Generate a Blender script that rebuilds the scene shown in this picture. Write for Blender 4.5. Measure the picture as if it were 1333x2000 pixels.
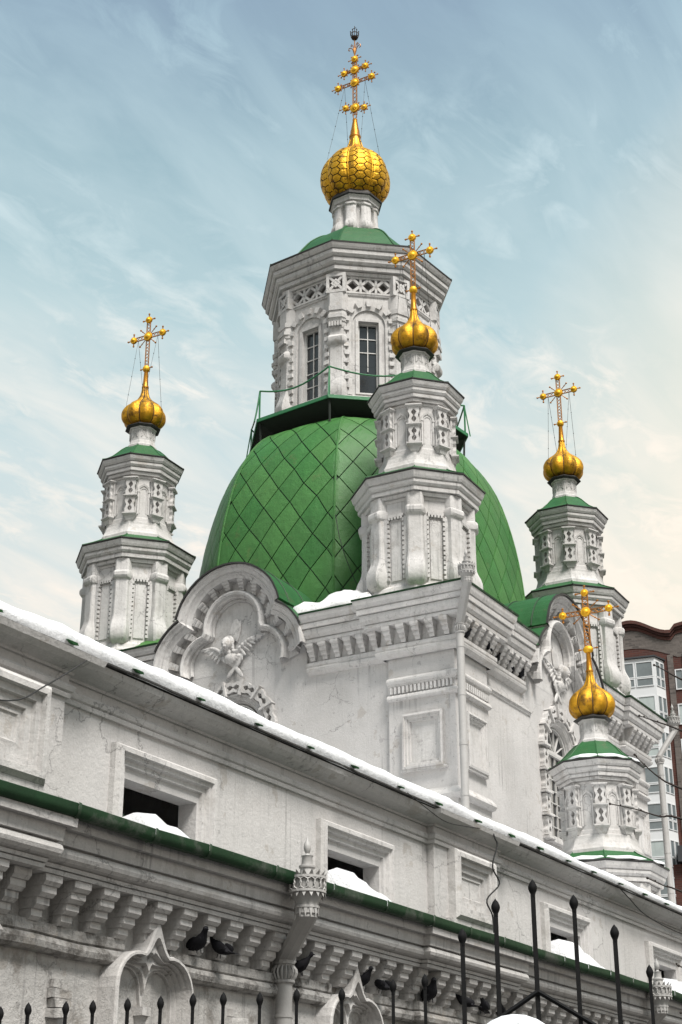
import bpy, bmesh, math, random
from mathutils import Vector, Matrix, noise
R = math.radians
random.seed(7)
scene = bpy.context.scene
for o in list(bpy.data.objects): bpy.data.objects.remove(o)
col = scene.collection

# ------------------------------------------------------------------ camera
# world axes follow the church: +X recedes to the right of the picture, +Y to the left
YAW, PITCH, FPX = R(30.35), R(23.7), 3080.0
cam_d = bpy.data.cameras.new('camera'); cam = bpy.data.objects.new('camera', cam_d); col.objects.link(cam)
cam.location = (0, 0, 1.6)
cam.rotation_euler = (math.pi/2 + PITCH, 0, YAW - math.pi/2)
cam_d.sensor_fit = 'VERTICAL'; cam_d.sensor_height = 36.0; cam_d.lens = FPX/2000*36.0
cam_d.clip_start = 0.1; cam_d.clip_end = 3000
scene.camera = cam
scene.render.resolution_x, scene.render.resolution_y = 682, 1024
# level frame of the camera: right / forward
RT = Vector((math.sin(YAW), -math.cos(YAW), 0)); FW = Vector((math.cos(YAW), math.sin(YAW), 0))
def RF(r, f, z): return RT*r + FW*f + Vector((0, 0, z))

# ------------------------------------------------------------------ sky, sun, exposure
SUN_EL, SUN_AZ = R(56), R(240)            # direction the light comes from (angle from +X towards +Y)
world = bpy.data.worlds.new('World'); scene.world = world; world.use_nodes = True
wt = world.node_tree; wt.nodes.clear()
def wn(t, **k):
    n = wt.nodes.new(t)
    for a, b in k.items(): setattr(n, a, b)
    return n
wl = wt.links.new
def wmix(blend='MIX'):
    n = wn('ShaderNodeMix', data_type='RGBA', blend_type=blend); n.inputs[0].default_value = 1.0
    return n
def wramp(src, stops):
    n = wn('ShaderNodeValToRGB'); e = n.color_ramp.elements
    e[0].position, e[0].color = stops[0]; e[1].position, e[1].color = stops[-1]
    for p, c in stops[1:-1]:
        x = e.new(p); x.color = c
    wl(src, n.inputs[0]); return n
sky = wn('ShaderNodeTexSky', sky_type='NISHITA', sun_disc=False)
sky.sun_elevation = SUN_EL; sky.sun_rotation = math.pi/2 - SUN_AZ; sky.altitude = 100; sky.air_density = 1.0; sky.dust_density = 2.0
tc = wn('ShaderNodeTexCoord'); sep = wn('ShaderNodeSeparateXYZ'); wl(tc.outputs['Generated'], sep.inputs[0])
# thin veil of high cloud: colour by height above the horizon, warm low down
veil = wramp(sep.outputs[2], [(0.0, (0.92, 0.84, 0.70, 1)), (0.26, (0.88, 0.86, 0.76, 1)), (0.35, (0.74, 0.80, 0.77, 1)), (0.43, (0.62, 0.75, 0.76, 1)), (0.51, (0.50, 0.67, 0.70, 1)), (0.59, (0.37, 0.53, 0.59, 1)), (0.67, (0.28, 0.39, 0.50, 1)), (1.0, (0.25, 0.35, 0.47, 1))])
# streaky clouds: noise on a plane at cloud height
dv = wn('ShaderNodeVectorMath', operation='DIVIDE'); cmb = wn('ShaderNodeCombineXYZ')
mx = wn('ShaderNodeMath', operation='MAXIMUM'); mx.inputs[1].default_value = 0.06; wl(sep.outputs[2], mx.inputs[0])
for i in range(3): wl(mx.outputs[0], cmb.inputs[i])
wl(tc.outputs['Generated'], dv.inputs[0]); wl(cmb.outputs[0], dv.inputs[1])
mp = wn('ShaderNodeMapping'); mp.inputs['Rotation'].default_value = (0, 0, R(-40)); mp.inputs['Scale'].default_value = (0.55, 1.7, 0.0); wl(dv.outputs[0], mp.inputs[0])
n1 = wn('ShaderNodeTexNoise'); n1.inputs['Scale'].default_value = 4.6; n1.inputs['Detail'].default_value = 9; n1.inputs['Roughness'].default_value = 0.56; n1.inputs['Distortion'].default_value = 0.5; wl(mp.outputs[0], n1.inputs['Vector'])
n2 = wn('ShaderNodeTexNoise'); n2.inputs['Scale'].default_value = 1.7; n2.inputs['Detail'].default_value = 4; n2.inputs['Roughness'].default_value = 0.5; wl(mp.outputs[0], n2.inputs['Vector'])
c1 = wramp(n1.outputs[0], [(0.36, (0, 0, 0, 1)), (0.70, (1, 1, 1, 1))])
c2 = wramp(n2.outputs[0], [(0.30, (0, 0, 0, 1)), (0.66, (1, 1, 1, 1))])
cl = wn('ShaderNodeMath', operation='MULTIPLY'); wl(c1.outputs[0], cl.inputs[0]); wl(c2.outputs[0], cl.inputs[1])
# finer mottled layer
mp2 = wn('ShaderNodeMapping'); mp2.inputs['Rotation'].default_value = (0, 0, R(-62)); mp2.inputs['Scale'].default_value = (0.8, 1.5, 0.0); wl(dv.outputs[0], mp2.inputs[0])
n3 = wn('ShaderNodeTexNoise'); n3.inputs['Scale'].default_value = 11.0; n3.inputs['Detail'].default_value = 8; n3.inputs['Roughness'].default_value = 0.62; n3.inputs['Distortion'].default_value = 0.6; wl(mp2.outputs[0], n3.inputs['Vector'])
n4 = wn('ShaderNodeTexNoise'); n4.inputs['Scale'].default_value = 3.2; n4.inputs['Detail'].default_value = 4; wl(mp2.outputs[0], n4.inputs['Vector'])
c3 = wramp(n3.outputs[0], [(0.40, (0, 0, 0, 1)), (0.68, (1, 1, 1, 1))]); c4 = wramp(n4.outputs[0], [(0.40, (0.22, 0.22, 0.22, 1)), (0.60, (0.9, 0.9, 0.9, 1))])
cm3 = wn('ShaderNodeMath', operation='MULTIPLY'); wl(c3.outputs[0], cm3.inputs[0]); wl(c4.outputs[0], cm3.inputs[1])
cmx = wn('ShaderNodeMath', operation='MAXIMUM'); wl(cl.outputs[0], cmx.inputs[0]); wl(cm3.outputs[0], cmx.inputs[1])
cl2 = wn('ShaderNodeMath', operation='MULTIPLY'); cl2.inputs[1].default_value = 0.95; wl(cmx.outputs[0], cl2.inputs[0])
ccol = wramp(sep.outputs[2], [(0.0, (1.0, 0.88, 0.74, 1)), (0.36, (0.98, 0.88, 0.78, 1)), (0.47, (0.90, 0.87, 0.81, 1)), (0.54, (0.62, 0.74, 0.77, 1)), (0.66, (0.40, 0.56, 0.65, 1)), (1.0, (0.42, 0.55, 0.66, 1))])
# warmth towards the bright side of the sky
brt = wn('ShaderNodeVectorMath', operation='DOT_PRODUCT'); bd = RF(0.55, 0.80, 0.22).normalized(); brt.inputs[1].default_value = bd; wl(tc.outputs['Generated'], brt.inputs[0])
warm = wramp(brt.outputs['Value'], [(0.86, (0, 0, 0, 1)), (0.985, (1, 1, 1, 1))])
wm = wmix(); wl(warm.outputs[0], wm.inputs[0]); wl(veil.outputs[0], wm.inputs[6]); wm.inputs[7].default_value = (1.12, 0.99, 0.74, 1)
wmf = wn('ShaderNodeMath', operation='MULTIPLY'); wmf.inputs[1].default_value = 0.95; wl(warm.outputs[0], wmf.inputs[0]); wl(wmf.outputs[0], wm.inputs[0])
nb = wmix('MULTIPLY'); wl(sky.outputs[0], nb.inputs[6]); nb.inputs[7].default_value = (0.10, 0.10, 0.10, 1)
vm = wmix(); vm.inputs[0].default_value = 0.86; wl(nb.outputs[2], vm.inputs[6]); wl(wm.outputs[2], vm.inputs[7])
wc = wmix(); wl(wmf.outputs[0], wc.inputs[0]); wl(ccol.outputs[0], wc.inputs[6]); wc.inputs[7].default_value = (1.15, 0.96, 0.80, 1)
cm = wmix(); wl(cl2.outputs[0], cm.inputs[0]); wl(vm.outputs[2], cm.inputs[6]); wl(wc.outputs[2], cm.inputs[7])
bg = wn('ShaderNodeBackground'); bg.inputs[1].default_value = 0.84; wl(cm.outputs[2], bg.inputs[0])
wo = wn('ShaderNodeOutputWorld'); wl(bg.outputs[0], wo.inputs[0])

sun_d = bpy.data.lights.new('sun', 'SUN'); sun_d.energy = 5.0; sun_d.angle = R(20); sun_d.color = (1.0, 0.96, 0.9)
sun = bpy.data.objects.new('sun', sun_d); col.objects.link(sun); sun.location = (0, 0, 60)
sd = Vector((math.cos(SUN_AZ)*math.cos(SUN_EL), math.sin(SUN_AZ)*math.cos(SUN_EL), math.sin(SUN_EL)))
sun.rotation_euler = sd.to_track_quat('Z', 'Y').to_euler()
vs = scene.view_settings; vs.view_transform = 'Standard'; vs.look = 'None'; vs.exposure = 0.38; vs.gamma = 1.0; vs.use_curve_mapping = False

# ------------------------------------------------------------------ materials
MATS = {}
def material(name, base, rough=0.8, metal=0.0, var=(0.0, 3.0), streak=0.0, stain=None, bump=(0.0, 30.0), spec=0.5, chips=0.0, grain=0.0, wear=0.0, objvar=0.0):
    """procedural material in world position: tone noise, vertical rain streaks, stains, chipped spots, bump"""
    m = bpy.data.materials.new(name); m.use_nodes = True; t = m.node_tree; L = t.links.new
    b = t.nodes['Principled BSDF']; b.inputs['Roughness'].default_value = rough; b.inputs['Metallic'].default_value = metal; b.inputs['Specular IOR Level'].default_value = spec
    g = t.nodes.new('ShaderNodeNewGeometry')
    def nz(scale, detail=5, rough=0.6, vec=None, sc=None):
        n = t.nodes.new('ShaderNodeTexNoise'); n.inputs['Scale'].default_value = scale; n.inputs['Detail'].default_value = detail; n.inputs['Roughness'].default_value = rough
        if sc:
            mpn = t.nodes.new('ShaderNodeMapping'); mpn.inputs['Scale'].default_value = sc; L(g.outputs['Position'], mpn.inputs[0]); L(mpn.outputs[0], n.inputs['Vector'])
        else: L(g.outputs['Position'], n.inputs['Vector'])
        return n
    def rmp(src, p0, p1, v0=0.0, v1=1.0):
        n = t.nodes.new('ShaderNodeMapRange'); n.inputs[1].default_value = p0; n.inputs[2].default_value = p1; n.inputs[3].default_value = v0; n.inputs[4].default_value = v1; L(src, n.inputs[0]); return n.outputs[0]
    def mixc(f, a, bcol, blend='MIX'):
        n = t.nodes.new('ShaderNodeMix'); n.data_type = 'RGBA'; n.blend_type = blend
        if isinstance(f, float): n.inputs[0].default_value = f
        else: L(f, n.inputs[0])
        if isinstance(a, tuple): n.inputs[6].default_value = a
        else: L(a, n.inputs[6])
        if isinstance(bcol, tuple): n.inputs[7].default_value = bcol
        else: L(bcol, n.inputs[7])
        return n.outputs[2]
    c = tuple(base) + (1,)
    if var[0] > 0:
        f = rmp(nz(var[1], 8, 0.65).outputs[0], 0.3, 0.75)
        c = mixc(f, c, tuple(x*(1-var[0]) for x in base) + (1,))
        f2 = rmp(nz(var[1]*9, 4, 0.7).outputs[0], 0.35, 0.7, 0.0, var[0]*0.8)
        c = mixc(f2, c, tuple(x*0.55 for x in base) + (1,))
    if streak > 0:
        s_ = rmp(nz(1.0, 5, 0.7, sc=(7, 7, 0.45)).outputs[0], 0.52, 0.78, 0.0, streak)
        c = mixc(s_, c, tuple(x*0.45 for x in base) + (1,))
    if stain:
        f = rmp(nz(stain[3], 7, 0.7).outputs[0], stain[4], stain[4]+0.14, 0.0, stain[5] if len(stain) > 5 else 0.8)
        c = mixc(f, c, (stain[0], stain[1], stain[2], 1))
    if chips > 0:
        f = rmp(nz(5.5, 6, 0.62).outputs[0], 0.655, 0.67, 0.0, chips)
        c = mixc(f, c, tuple(x*0.5 for x in base) + (1,))
        f = rmp(nz(17.0, 3, 0.55).outputs[0], 0.715, 0.73, 0.0, chips)
        c = mixc(f, c, tuple(x*0.22 for x in base) + (1,))
    if wear > 0:
        # broad damp patches, rain runs that start and stop, peeled coats with a sharp edge, hairline cracks
        def mul(a, b_):
            n = t.nodes.new('ShaderNodeMath'); n.operation = 'MULTIPLY'; L(a, n.inputs[0]); L(b_, n.inputs[1]); return n.outputs[0]
        dark = lambda k: tuple(x*k for x in base) + (1,)
        c = mixc(rmp(nz(0.38, 6, 0.6).outputs[0], 0.46, 0.70, 0.0, 0.42*wear), c, (base[0]*0.60, base[1]*0.585, base[2]*0.56, 1))
        run = mul(rmp(nz(1.0, 4, 0.6, sc=(11, 11, 0.35)).outputs[0], 0.55, 0.66), rmp(nz(0.8, 4, 0.6).outputs[0], 0.46, 0.60, 0.0, 0.75*wear))
        c = mixc(run, c, dark(0.40))
        peel = rmp(nz(2.1, 9, 0.62).outputs[0], 0.625, 0.635, 0.0, 0.55*wear)
        c = mixc(peel, c, (base[0]*0.62, base[1]*0.58, base[2]*0.53, 1))
        vo = t.nodes.new('ShaderNodeTexVoronoi'); vo.feature = 'DISTANCE_TO_EDGE'; vo.inputs['Scale'].default_value = 1.1
        wv = t.nodes.new('ShaderNodeVectorMath'); wv.operation = 'MULTIPLY_ADD'; wv.inputs[1].default_value = (0.7, 0.7, 0.7)
        nq = nz(1.6, 5, 0.65); L(nq.outputs[1], wv.inputs[0]); L(g.outputs['Position'], wv.inputs[2]); L(wv.outputs[0], vo.inputs['Vector'])
        crack = mul(rmp(vo.outputs['Distance'], 0.0, 0.014, 1.0, 0.0), rmp(nz(0.55, 3, 0.5).outputs[0], 0.50, 0.58, 0.0, 0.8*wear))
        c = mixc(crack, c, dark(0.30))
        spots = rmp(nz(7.0, 4, 0.55).outputs[0], 0.66, 0.72, 0.0, 0.5*wear); c = mixc(spots, c, dark(0.45))
    if objvar > 0:
        oi = t.nodes.new('ShaderNodeObjectInfo')
        c = mixc(rmp(oi.outputs['Random'], 0.0, 1.0, 0.0, objvar), c, (base[0]*1.9+.02, base[1]*1.28, base[2]*1.7, 1))
        wn2 = t.nodes.new('ShaderNodeTexWhiteNoise'); wn2.noise_dimensions = '1D'; L(oi.outputs['Random'], wn2.inputs['W'])
        c = mixc(rmp(wn2.outputs['Value'], 0.45, 1.0, 0.0, objvar), c, tuple(x*0.55 for x in base) + (1,))
    if grain > 0:
        c = mixc(rmp(nz(42.0, 3, 0.75).outputs[0], 0.42, 0.68, 0.0, grain), c, tuple(x*0.5 for x in base) + (1,))
    if isinstance(c, tuple): b.inputs['Base Color'].default_value = c
    else: L(c, b.inputs['Base Color'])
    if bump[0] > 0:
        bn = t.nodes.new('ShaderNodeBump'); bn.inputs['Distance'].default_value = bump[0]; bn.inputs['Strength'].default_value = 0.9
        L(nz(bump[1], 8, 0.72).outputs[0], bn.inputs['Height']); L(bn.outputs[0], b.inputs['Normal'])
    MATS[name] = m
    return m
material('plaster', (0.56, 0.545, 0.535), 0.92, var=(0.20, 1.1), streak=0.55, stain=(0.28, 0.26, 0.24, 1.9, 0.53, 0.5), bump=(0.022, 8.0), chips=0.7, grain=0.26, wear=1.0)
material('plaster_wall', (0.53, 0.515, 0.507), 0.94, var=(0.20, 0.6), streak=0.22, stain=(0.40, 0.38, 0.365, 0.9, 0.575, 0.5), bump=(0.014, 16.0), chips=0.6, grain=0.30, wear=1.0)
material('plaster_worn', (0.52, 0.505, 0.49), 0.94, var=(0.28, 1.6), streak=0.45, stain=(0.15, 0.13, 0.11, 3.2, 0.52, 0.8), bump=(0.035, 11.0), chips=0.9, grain=0.3, wear=1.0)
material('plaster_mould', (0.50, 0.485, 0.47), 0.94, var=(0.3, 1.6), streak=0.5, stain=(0.045, 0.038, 0.032, 4.5, 0.475, 0.95), bump=(0.04, 11.0), chips=0.9, grain=0.3, wear=1.0)
material('green', (0.040, 0.165, 0.034), 0.52, var=(0.36, 1.1), streak=0.45, stain=(0.14, 0.105, 0.05, 1.5, 0.60, 0.55), bump=(0.05, 1.9), spec=0.35, grain=0.25, chips=0.35, objvar=0.40)
material('green_cap', (0.024, 0.112, 0.034), 0.55, var=(0.35, 1.6), streak=0.4, stain=(0.10, 0.085, 0.05, 2.2, 0.58, 0.5), bump=(0.03, 3.0), spec=0.3, grain=0.2)
material('green_bright', (0.02, 0.155, 0.055), 0.42, var=(0.2, 2.0), streak=0.15, bump=(0.01, 4.0))
material('green_dark', (0.008, 0.040, 0.013), 0.62, spec=0.25, var=(0.5, 2.5), streak=0.2, stain=(0.13, 0.13, 0.12, 1.1, 0.55, 0.7), bump=(0.006, 9.0))
material('seam', (0.012, 0.04, 0.014), 0.7, var=(0.4, 3.0))
material('underside', (0.010, 0.016, 0.011), 0.85, var=(0.4, 2.0))  # near-black: the shade beneath the walkway is put into this colour
material('eave_metal', (0.045, 0.043, 0.042), 0.6, metal=0.3, var=(0.5, 4.0), bump=(0.01, 14.0))
material('gold', (0.80, 0.43, 0.022), 0.48, metal=0.72, var=(0.5, 3.0), streak=0.6, stain=(0.09, 0.042, 0.016, 4.2, 0.52, 0.85), bump=(0.03, 5.0), chips=0.6)
material('gold_dull', (0.55, 0.24, 0.025), 0.42, metal=0.8, var=(0.4, 3.0), stain=(0.10, 0.045, 0.02, 4.0, 0.56, 0.8), bump=(0.01, 10.0))
material('gold_old', (0.72, 0.365, 0.018), 0.50, metal=0.7, var=(0.55, 3.0), streak=0.6, stain=(0.06, 0.028, 0.012, 3.6, 0.50, 0.85), bump=(0.035, 5.0), chips=0.8)
material('snow_old', (0.68, 0.69, 0.71), 0.8, var=(0.12, 3.0), stain=(0.42, 0.41, 0.40, 6.0, 0.58, 0.6), bump=(0.07, 7.0), grain=0.12)
material('gold_disc', (0.85, 0.46, 0.02), 0.5, metal=0.5, var=(0.2, 6.0))
material('rust_gold', (0.42, 0.17, 0.03), 0.5, metal=0.6, var=(0.5, 9.0))
material('gold_seam', (0.045, 0.025, 0.012), 0.7, metal=0.4, var=(0.4, 6.0))
material('iron', (0.006, 0.006, 0.0065), 0.75, spec=0.15, var=(0.3, 20.0), bump=(0.002, 60.0))
material('snow', (0.70, 0.71, 0.73), 0.75, var=(0.06, 2.0), bump=(0.05, 3.0))
material('snow_dirty', (0.74, 0.74, 0.74), 0.8, var=(0.2, 2.0), stain=(0.12, 0.10, 0.08, 4.0, 0.55, 0.8), bump=(0.08, 5.0))
material('glass', (0.022, 0.026, 0.030), 0.12, var=(0.5, 1.6), spec=0.6)
material('window_white', (0.50, 0.49, 0.475), 0.6, var=(0.12, 5.0), streak=0.2)
material('pipe_paint', (0.37, 0.36, 0.35), 0.55, var=(0.2, 3.0), streak=0.35, stain=(0.16, 0.12, 0.09, 6.0, 0.64, 0.6), bump=(0.004, 30.0))
material('debris', (0.02, 0.045, 0.028), 0.7, var=(0.6, 6.0), bump=(0.02, 12.0))
material('pigeon', (0.012, 0.012, 0.015), 0.8, spec=0.2, var=(0.4, 30.0), stain=(0.10, 0.10, 0.11, 14.0, 0.60, 0.7))
material('beak', (0.08, 0.06, 0.05), 0.6)
material('twig', (0.03, 0.022, 0.018), 0.9, var=(0.3, 30.0))
material('cable', (0.012, 0.012, 0.012), 0.7)
material('brick_red', (0.075, 0.022, 0.015), 0.9, var=(0.3, 0.6), streak=0.1, bump=(0.02, 5.0))
material('brick_grey', (0.12, 0.102, 0.092), 0.9, var=(0.35, 3.2), bump=(0.03, 6.0))
material('brick_dark', (0.05, 0.016, 0.012), 0.9, var=(0.3, 1.0))
material('pvc', (0.62, 0.63, 0.64), 0.5, var=(0.05, 1.0))
material('pane', (0.17, 0.20, 0.21), 0.10, var=(0.4, 0.5), spec=0.7)
material('curtain', (0.42, 0.47, 0.46), 0.7, var=(0.25, 1.0), streak=0.4)
material('balcony', (0.03, 0.032, 0.036), 0.6)
material('ground', (0.06, 0.059, 0.057), 0.9, var=(0.35, 0.25), stain=(0.26, 0.26, 0.27, 0.35, 0.60, 0.7), bump=(0.05, 2.0))
def brick_pattern(name, c1, c2, mortar, sx=1.0):
    m = MATS[name]; t = m.node_tree; b = t.nodes['Principled BSDF']; L = t.links.new
    g = t.nodes.new('ShaderNodeTexCoord'); mpn = t.nodes.new('ShaderNodeMapping'); mpn.inputs['Rotation'].default_value = (R(90), 0, 0)
    br = t.nodes.new('ShaderNodeTexBrick'); br.inputs['Scale'].default_value = 1.0; br.inputs['Brick Width'].default_value = 0.5*sx; br.inputs['Row Height'].default_value = 0.16*sx; br.inputs['Mortar Size'].default_value = 0.02
    br.inputs['Color1'].default_value = c1 + (1,); br.inputs['Color2'].default_value = c2 + (1,); br.inputs['Mortar'].default_value = mortar + (1,)
    L(g.outputs['Object'], mpn.inputs[0]); L(mpn.outputs[0], br.inputs['Vector'])
    old = b.inputs['Base Color'].links[0].from_socket
    mx_ = t.nodes.new('ShaderNodeMix'); mx_.data_type = 'RGBA'; mx_.inputs[0].default_value = 0.7; L(old, mx_.inputs[6]); L(br.outputs[0], mx_.inputs[7]); L(mx_.outputs[2], b.inputs['Base Color'])
brick_pattern('brick_red', (0.088, 0.024, 0.016), (0.05, 0.016, 0.012), (0.07, 0.045, 0.036))
brick_pattern('brick_grey', (0.15, 0.128, 0.115), (0.055, 0.047, 0.043), (0.12, 0.105, 0.096), 1.0)

# ------------------------------------------------------------------ mesh helpers
class MB:
    def __init__(s): s.v = []; s.f = []
    def add(s, vs, fs):
        k = len(s.v); s.v += [tuple(x) for x in vs]; s.f += [tuple(i+k for i in f) for f in fs]; return s
    def box(s, x0, x1, y0, y1, z0, z1, fr=None):
        vs = [(x, y, z) for x in (x0, x1) for y in (y0, y1) for z in (z0, z1)]
        if fr: vs = [fr(*q) for q in vs]
        return s.add(vs, [(0, 1, 3, 2), (4, 6, 7, 5), (0, 4, 5, 1), (2, 3, 7, 6), (0, 2, 6, 4), (1, 5, 7, 3)])
    def frust(s, a, b, fr=None):            # two quads (x0,x1,y0,y1,z)
        vs = [(x, y, a[4]) for x, y in ((a[0], a[2]), (a[1], a[2]), (a[1], a[3]), (a[0], a[3]))] + [(x, y, b[4]) for x, y in ((b[0], b[2]), (b[1], b[2]), (b[1], b[3]), (b[0], b[3]))]
        if fr: vs = [fr(*q) for q in vs]
        return s.add(vs, [(3, 2, 1, 0), (4, 5, 6, 7), (0, 1, 5, 4), (1, 2, 6, 5), (2, 3, 7, 6), (3, 0, 4, 7)])
    def lathe(s, prof, n=8, rot=0.0, cx=0, cy=0, cap=True, a0=0.0, a1=None):
        full = a1 is None; k = n if full else n+1
        for r, z in prof:
            for i in range(k):
                a = rot + (2*math.pi*i/n if full else a0 + (a1-a0)*i/n); s.v.append((cx + r*math.cos(a), cy + r*math.sin(a), z))
        b = len(s.v) - k*len(prof)
        for j in range(len(prof)-1):
            for i in range(n):
                i2 = (i+1) % k if full else i+1
                s.f.append((b+j*k+i, b+j*k+i2, b+(j+1)*k+i2, b+(j+1)*k+i))
        if cap and full:
            s.f.append(tuple(b+i for i in reversed(range(k)))); s.f.append(tuple(b+(len(prof)-1)*k+i for i in range(k)))
        return s
    def ribbon(s, lines, closed=False, caps=False):   # quads between successive polylines of equal length
        n = len(lines[0]); b = len(s.v)
        for l in lines: s.v += [tuple(p) for p in l]
        for j in range(len(lines)-1):
            for i in range(n if closed else n-1):
                i2 = (i+1) % n
                s.f.append((b+j*n+i, b+j*n+i2, b+(j+1)*n+i2, b+(j+1)*n+i))
        if caps and not closed:
            s.f.append(tuple(b+j*n for j in range(len(lines)))); s.f.append(tuple(b+j*n+n-1 for j in reversed(range(len(lines)))))
        return s
    def tube(s, pts, r, n=6, caps=True):
        pts = [Vector(p) for p in pts]; rr = r if isinstance(r, (list, tuple)) else [r]*len(pts); rings = []
        up = None
        for i, p in enumerate(pts):
            d = (pts[min(i+1, len(pts)-1)] - pts[max(i-1, 0)]).normalized()
            if up is None: up = Vector((0, 0, 1)) if abs(d.z) < 0.9 else Vector((1, 0, 0))
            x = d.cross(up).normalized(); y = x.cross(d).normalized(); up = y
            rings.append([p + (x*math.cos(2*math.pi*k/n) + y*math.sin(2*math.pi*k/n))*rr[i] for k in range(n)])
        b = len(s.v); s.ribbon(rings, closed=True)
        if caps: s.f.append(tuple(b+k for k in range(n))); s.f.append(tuple(b+(len(pts)-1)*n+k for k in reversed(range(n))))
        return s
    def ball(s, c, r, n=8, m=6, sc=(1, 1, 1)):
        b = len(s.v)
        for j in range(m+1):
            t = math.pi*j/m
            for i in range(n):
                a = 2*math.pi*i/n; s.v.append((c[0]+r*sc[0]*math.sin(t)*math.cos(a), c[1]+r*sc[1]*math.sin(t)*math.sin(a), c[2]+r*sc[2]*math.cos(t)))
        for j in range(m):
            for i in range(n): s.f.append((b+j*n+i, b+(j+1)*n+i, b+(j+1)*n+(i+1) % n, b+j*n+(i+1) % n))
        return s
    def sweep(s, path, prof, closed=False, caps=True):   # plan path (x,y); profile (out,z); outward = right of travel
        n = len(path); lines = []
        nor = []
        for i in range(n):
            if closed: a, b, c = path[i-1], path[i], path[(i+1) % n]
            else: a, b, c = path[max(i-1, 0)], path[i], path[min(i+1, n-1)]
            d1 = Vector((b[0]-a[0], b[1]-a[1])); d2 = Vector((c[0]-b[0], c[1]-b[1]))
            if d1.length < 1e-9: d1 = d2
            if d2.length < 1e-9: d2 = d1
            d1.normalize(); d2.normalize()
            n1_, n2_ = Vector((d1.y, -d1.x)), Vector((d2.y, -d2.x)); q = n1_+n2_
            nor.append(q/(1+n1_.dot(n2_)))
        for o_, z in prof: lines.append([(path[i][0]+nor[i].x*o_, path[i][1]+nor[i].y*o_, z) for i in range(n)])
        return s.ribbon(lines, closed=closed, caps=caps and not closed)
    def mesh(s, name, smooth=None, recalc=True):
        me = bpy.data.meshes.new(name); me.from_pydata(s.v, [], s.f); 
        if recalc:
            bm = bmesh.new(); bm.from_mesh(me); bmesh.ops.recalc_face_normals(bm, faces=bm.faces); bm.to_mesh(me); bm.free()
        if smooth is not None:
            me.polygons.foreach_set('use_smooth', [True]*len(me.polygons)); me.set_sharp_from_angle(angle=R(smooth))
        me.update(); return me
W = {}
def link(name, me, mat, parent=None, M=None, kind=None):
    o = bpy.data.objects.new(name, me); col.objects.link(o)
    M = M or Matrix.Identity(4)
    if me is not None and mat and not me.materials: me.materials.append(MATS[mat])
    if parent is not None:
        o.parent = parent; o.matrix_parent_inverse = W[parent.name].inverted()
    o.matrix_basis = M; W[o.name] = M.copy()
    if kind: o['kind'] = kind
    return o
def build(mb, name, mat, parent=None, smooth=None, M=None, kind=None): return link(name, mb.mesh(name, smooth), mat, parent, M, kind)
def thing(name, label, cat, loc=(0, 0, 0), group=None):
    o = bpy.data.objects.new(name, None); col.objects.link(o); o.empty_display_size = 0.3
    o.location = loc; W[o.name] = Matrix.Translation(loc); o['label'] = label; o['category'] = cat
    if group: o['group'] = group
    return o
def tag(o, label, cat, group=None):
    o['label'] = label; o['category'] = cat
    if group: o['group'] = group
    return o
def copy_tree(o, parent=None):
    c = o.copy(); col.objects.link(c)
    if parent is not None: c.parent = parent
    for ch in list(o.children): copy_tree(ch, c)
    return c
def clip_poly(poly, inside, inter):
    out = []
    for i in range(len(poly)):
        a, b = poly[i-1], poly[i]; ia, ib = inside(a), inside(b)
        if ia != ib: out.append(inter(a, b))
        if ib: out.append(b)
    return out
def clip_half(poly, nx, ny, d):          # keep nx*x+ny*y<=d
    f = lambda p: nx*p[0]+ny*p[1]-d
    return clip_poly(poly, lambda p: f(p) <= 1e-9, lambda a, b: tuple(a[i]+(b[i]-a[i])*f(a)/(f(a)-f(b)) for i in (0, 1)))
def shrink(poly, g):
    cx = sum(p[0] for p in poly)/len(poly); cy = sum(p[1] for p in poly)/len(poly)
    out = []
    for x, y in poly:
        d = math.hypot(x-cx, y-cy)
        k = max(0.0, 1-g*1.3/d) if d > 0 else 0
        out.append((cx+(x-cx)*k, cy+(y-cy)*k))
    return out
def area(p): return 0.5*abs(sum(p[i-1][0]*p[i][1]-p[i][0]*p[i-1][1] for i in range(len(p))))
def tile_mesh(poly, fmap, thick, sub=2, pillow=0.0):
    """a curved sheet: polygon (s,t) mapped by fmap(s,t,h) with a turned-down rim"""
    q = []
    for i in range(len(poly)):
        a, b = poly[i], poly[(i+1) % len(poly)]
        for k in range(sub): q.append((a[0]+(b[0]-a[0])*k/sub, a[1]+(b[1]-a[1])*k/sub))
    cx = sum(p[0] for p in q)/len(q); cy = sum(p[1] for p in q)/len(q); n = len(q)
    mid = [((p[0]+cx)/2, (p[1]+cy)/2) for p in q]
    mb = MB(); mb.v = [tuple(fmap(x, y, 0)) for x, y in q] + [tuple(fmap(x, y, thick)) for x, y in q] + [tuple(fmap(x, y, thick+pillow*0.75)) for x, y in mid] + [tuple(fmap(cx, cy, thick+pillow))]
    for i in range(n):
        j = (i+1) % n
        mb.f += [(i, j, n+j, n+i), (n+i, n+j, 2*n+j, 2*n+i), (2*n+i, 2*n+j, 3*n)]
    return mb

# ================================================================== ground
gm = MB(); N_ = 24
for i in range(N_+1):
    for j in range(N_+1): gm.v.append((-1500+3000*i/N_, -1500+3000*j/N_, 0.0))
for i in range(N_):
    for j in range(N_): a = i*(N_+1)+j; gm.f.append((a, a+N_+1, a+N_+2, a+1))
build(gm, 'ground', 'ground', kind='structure')

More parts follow.
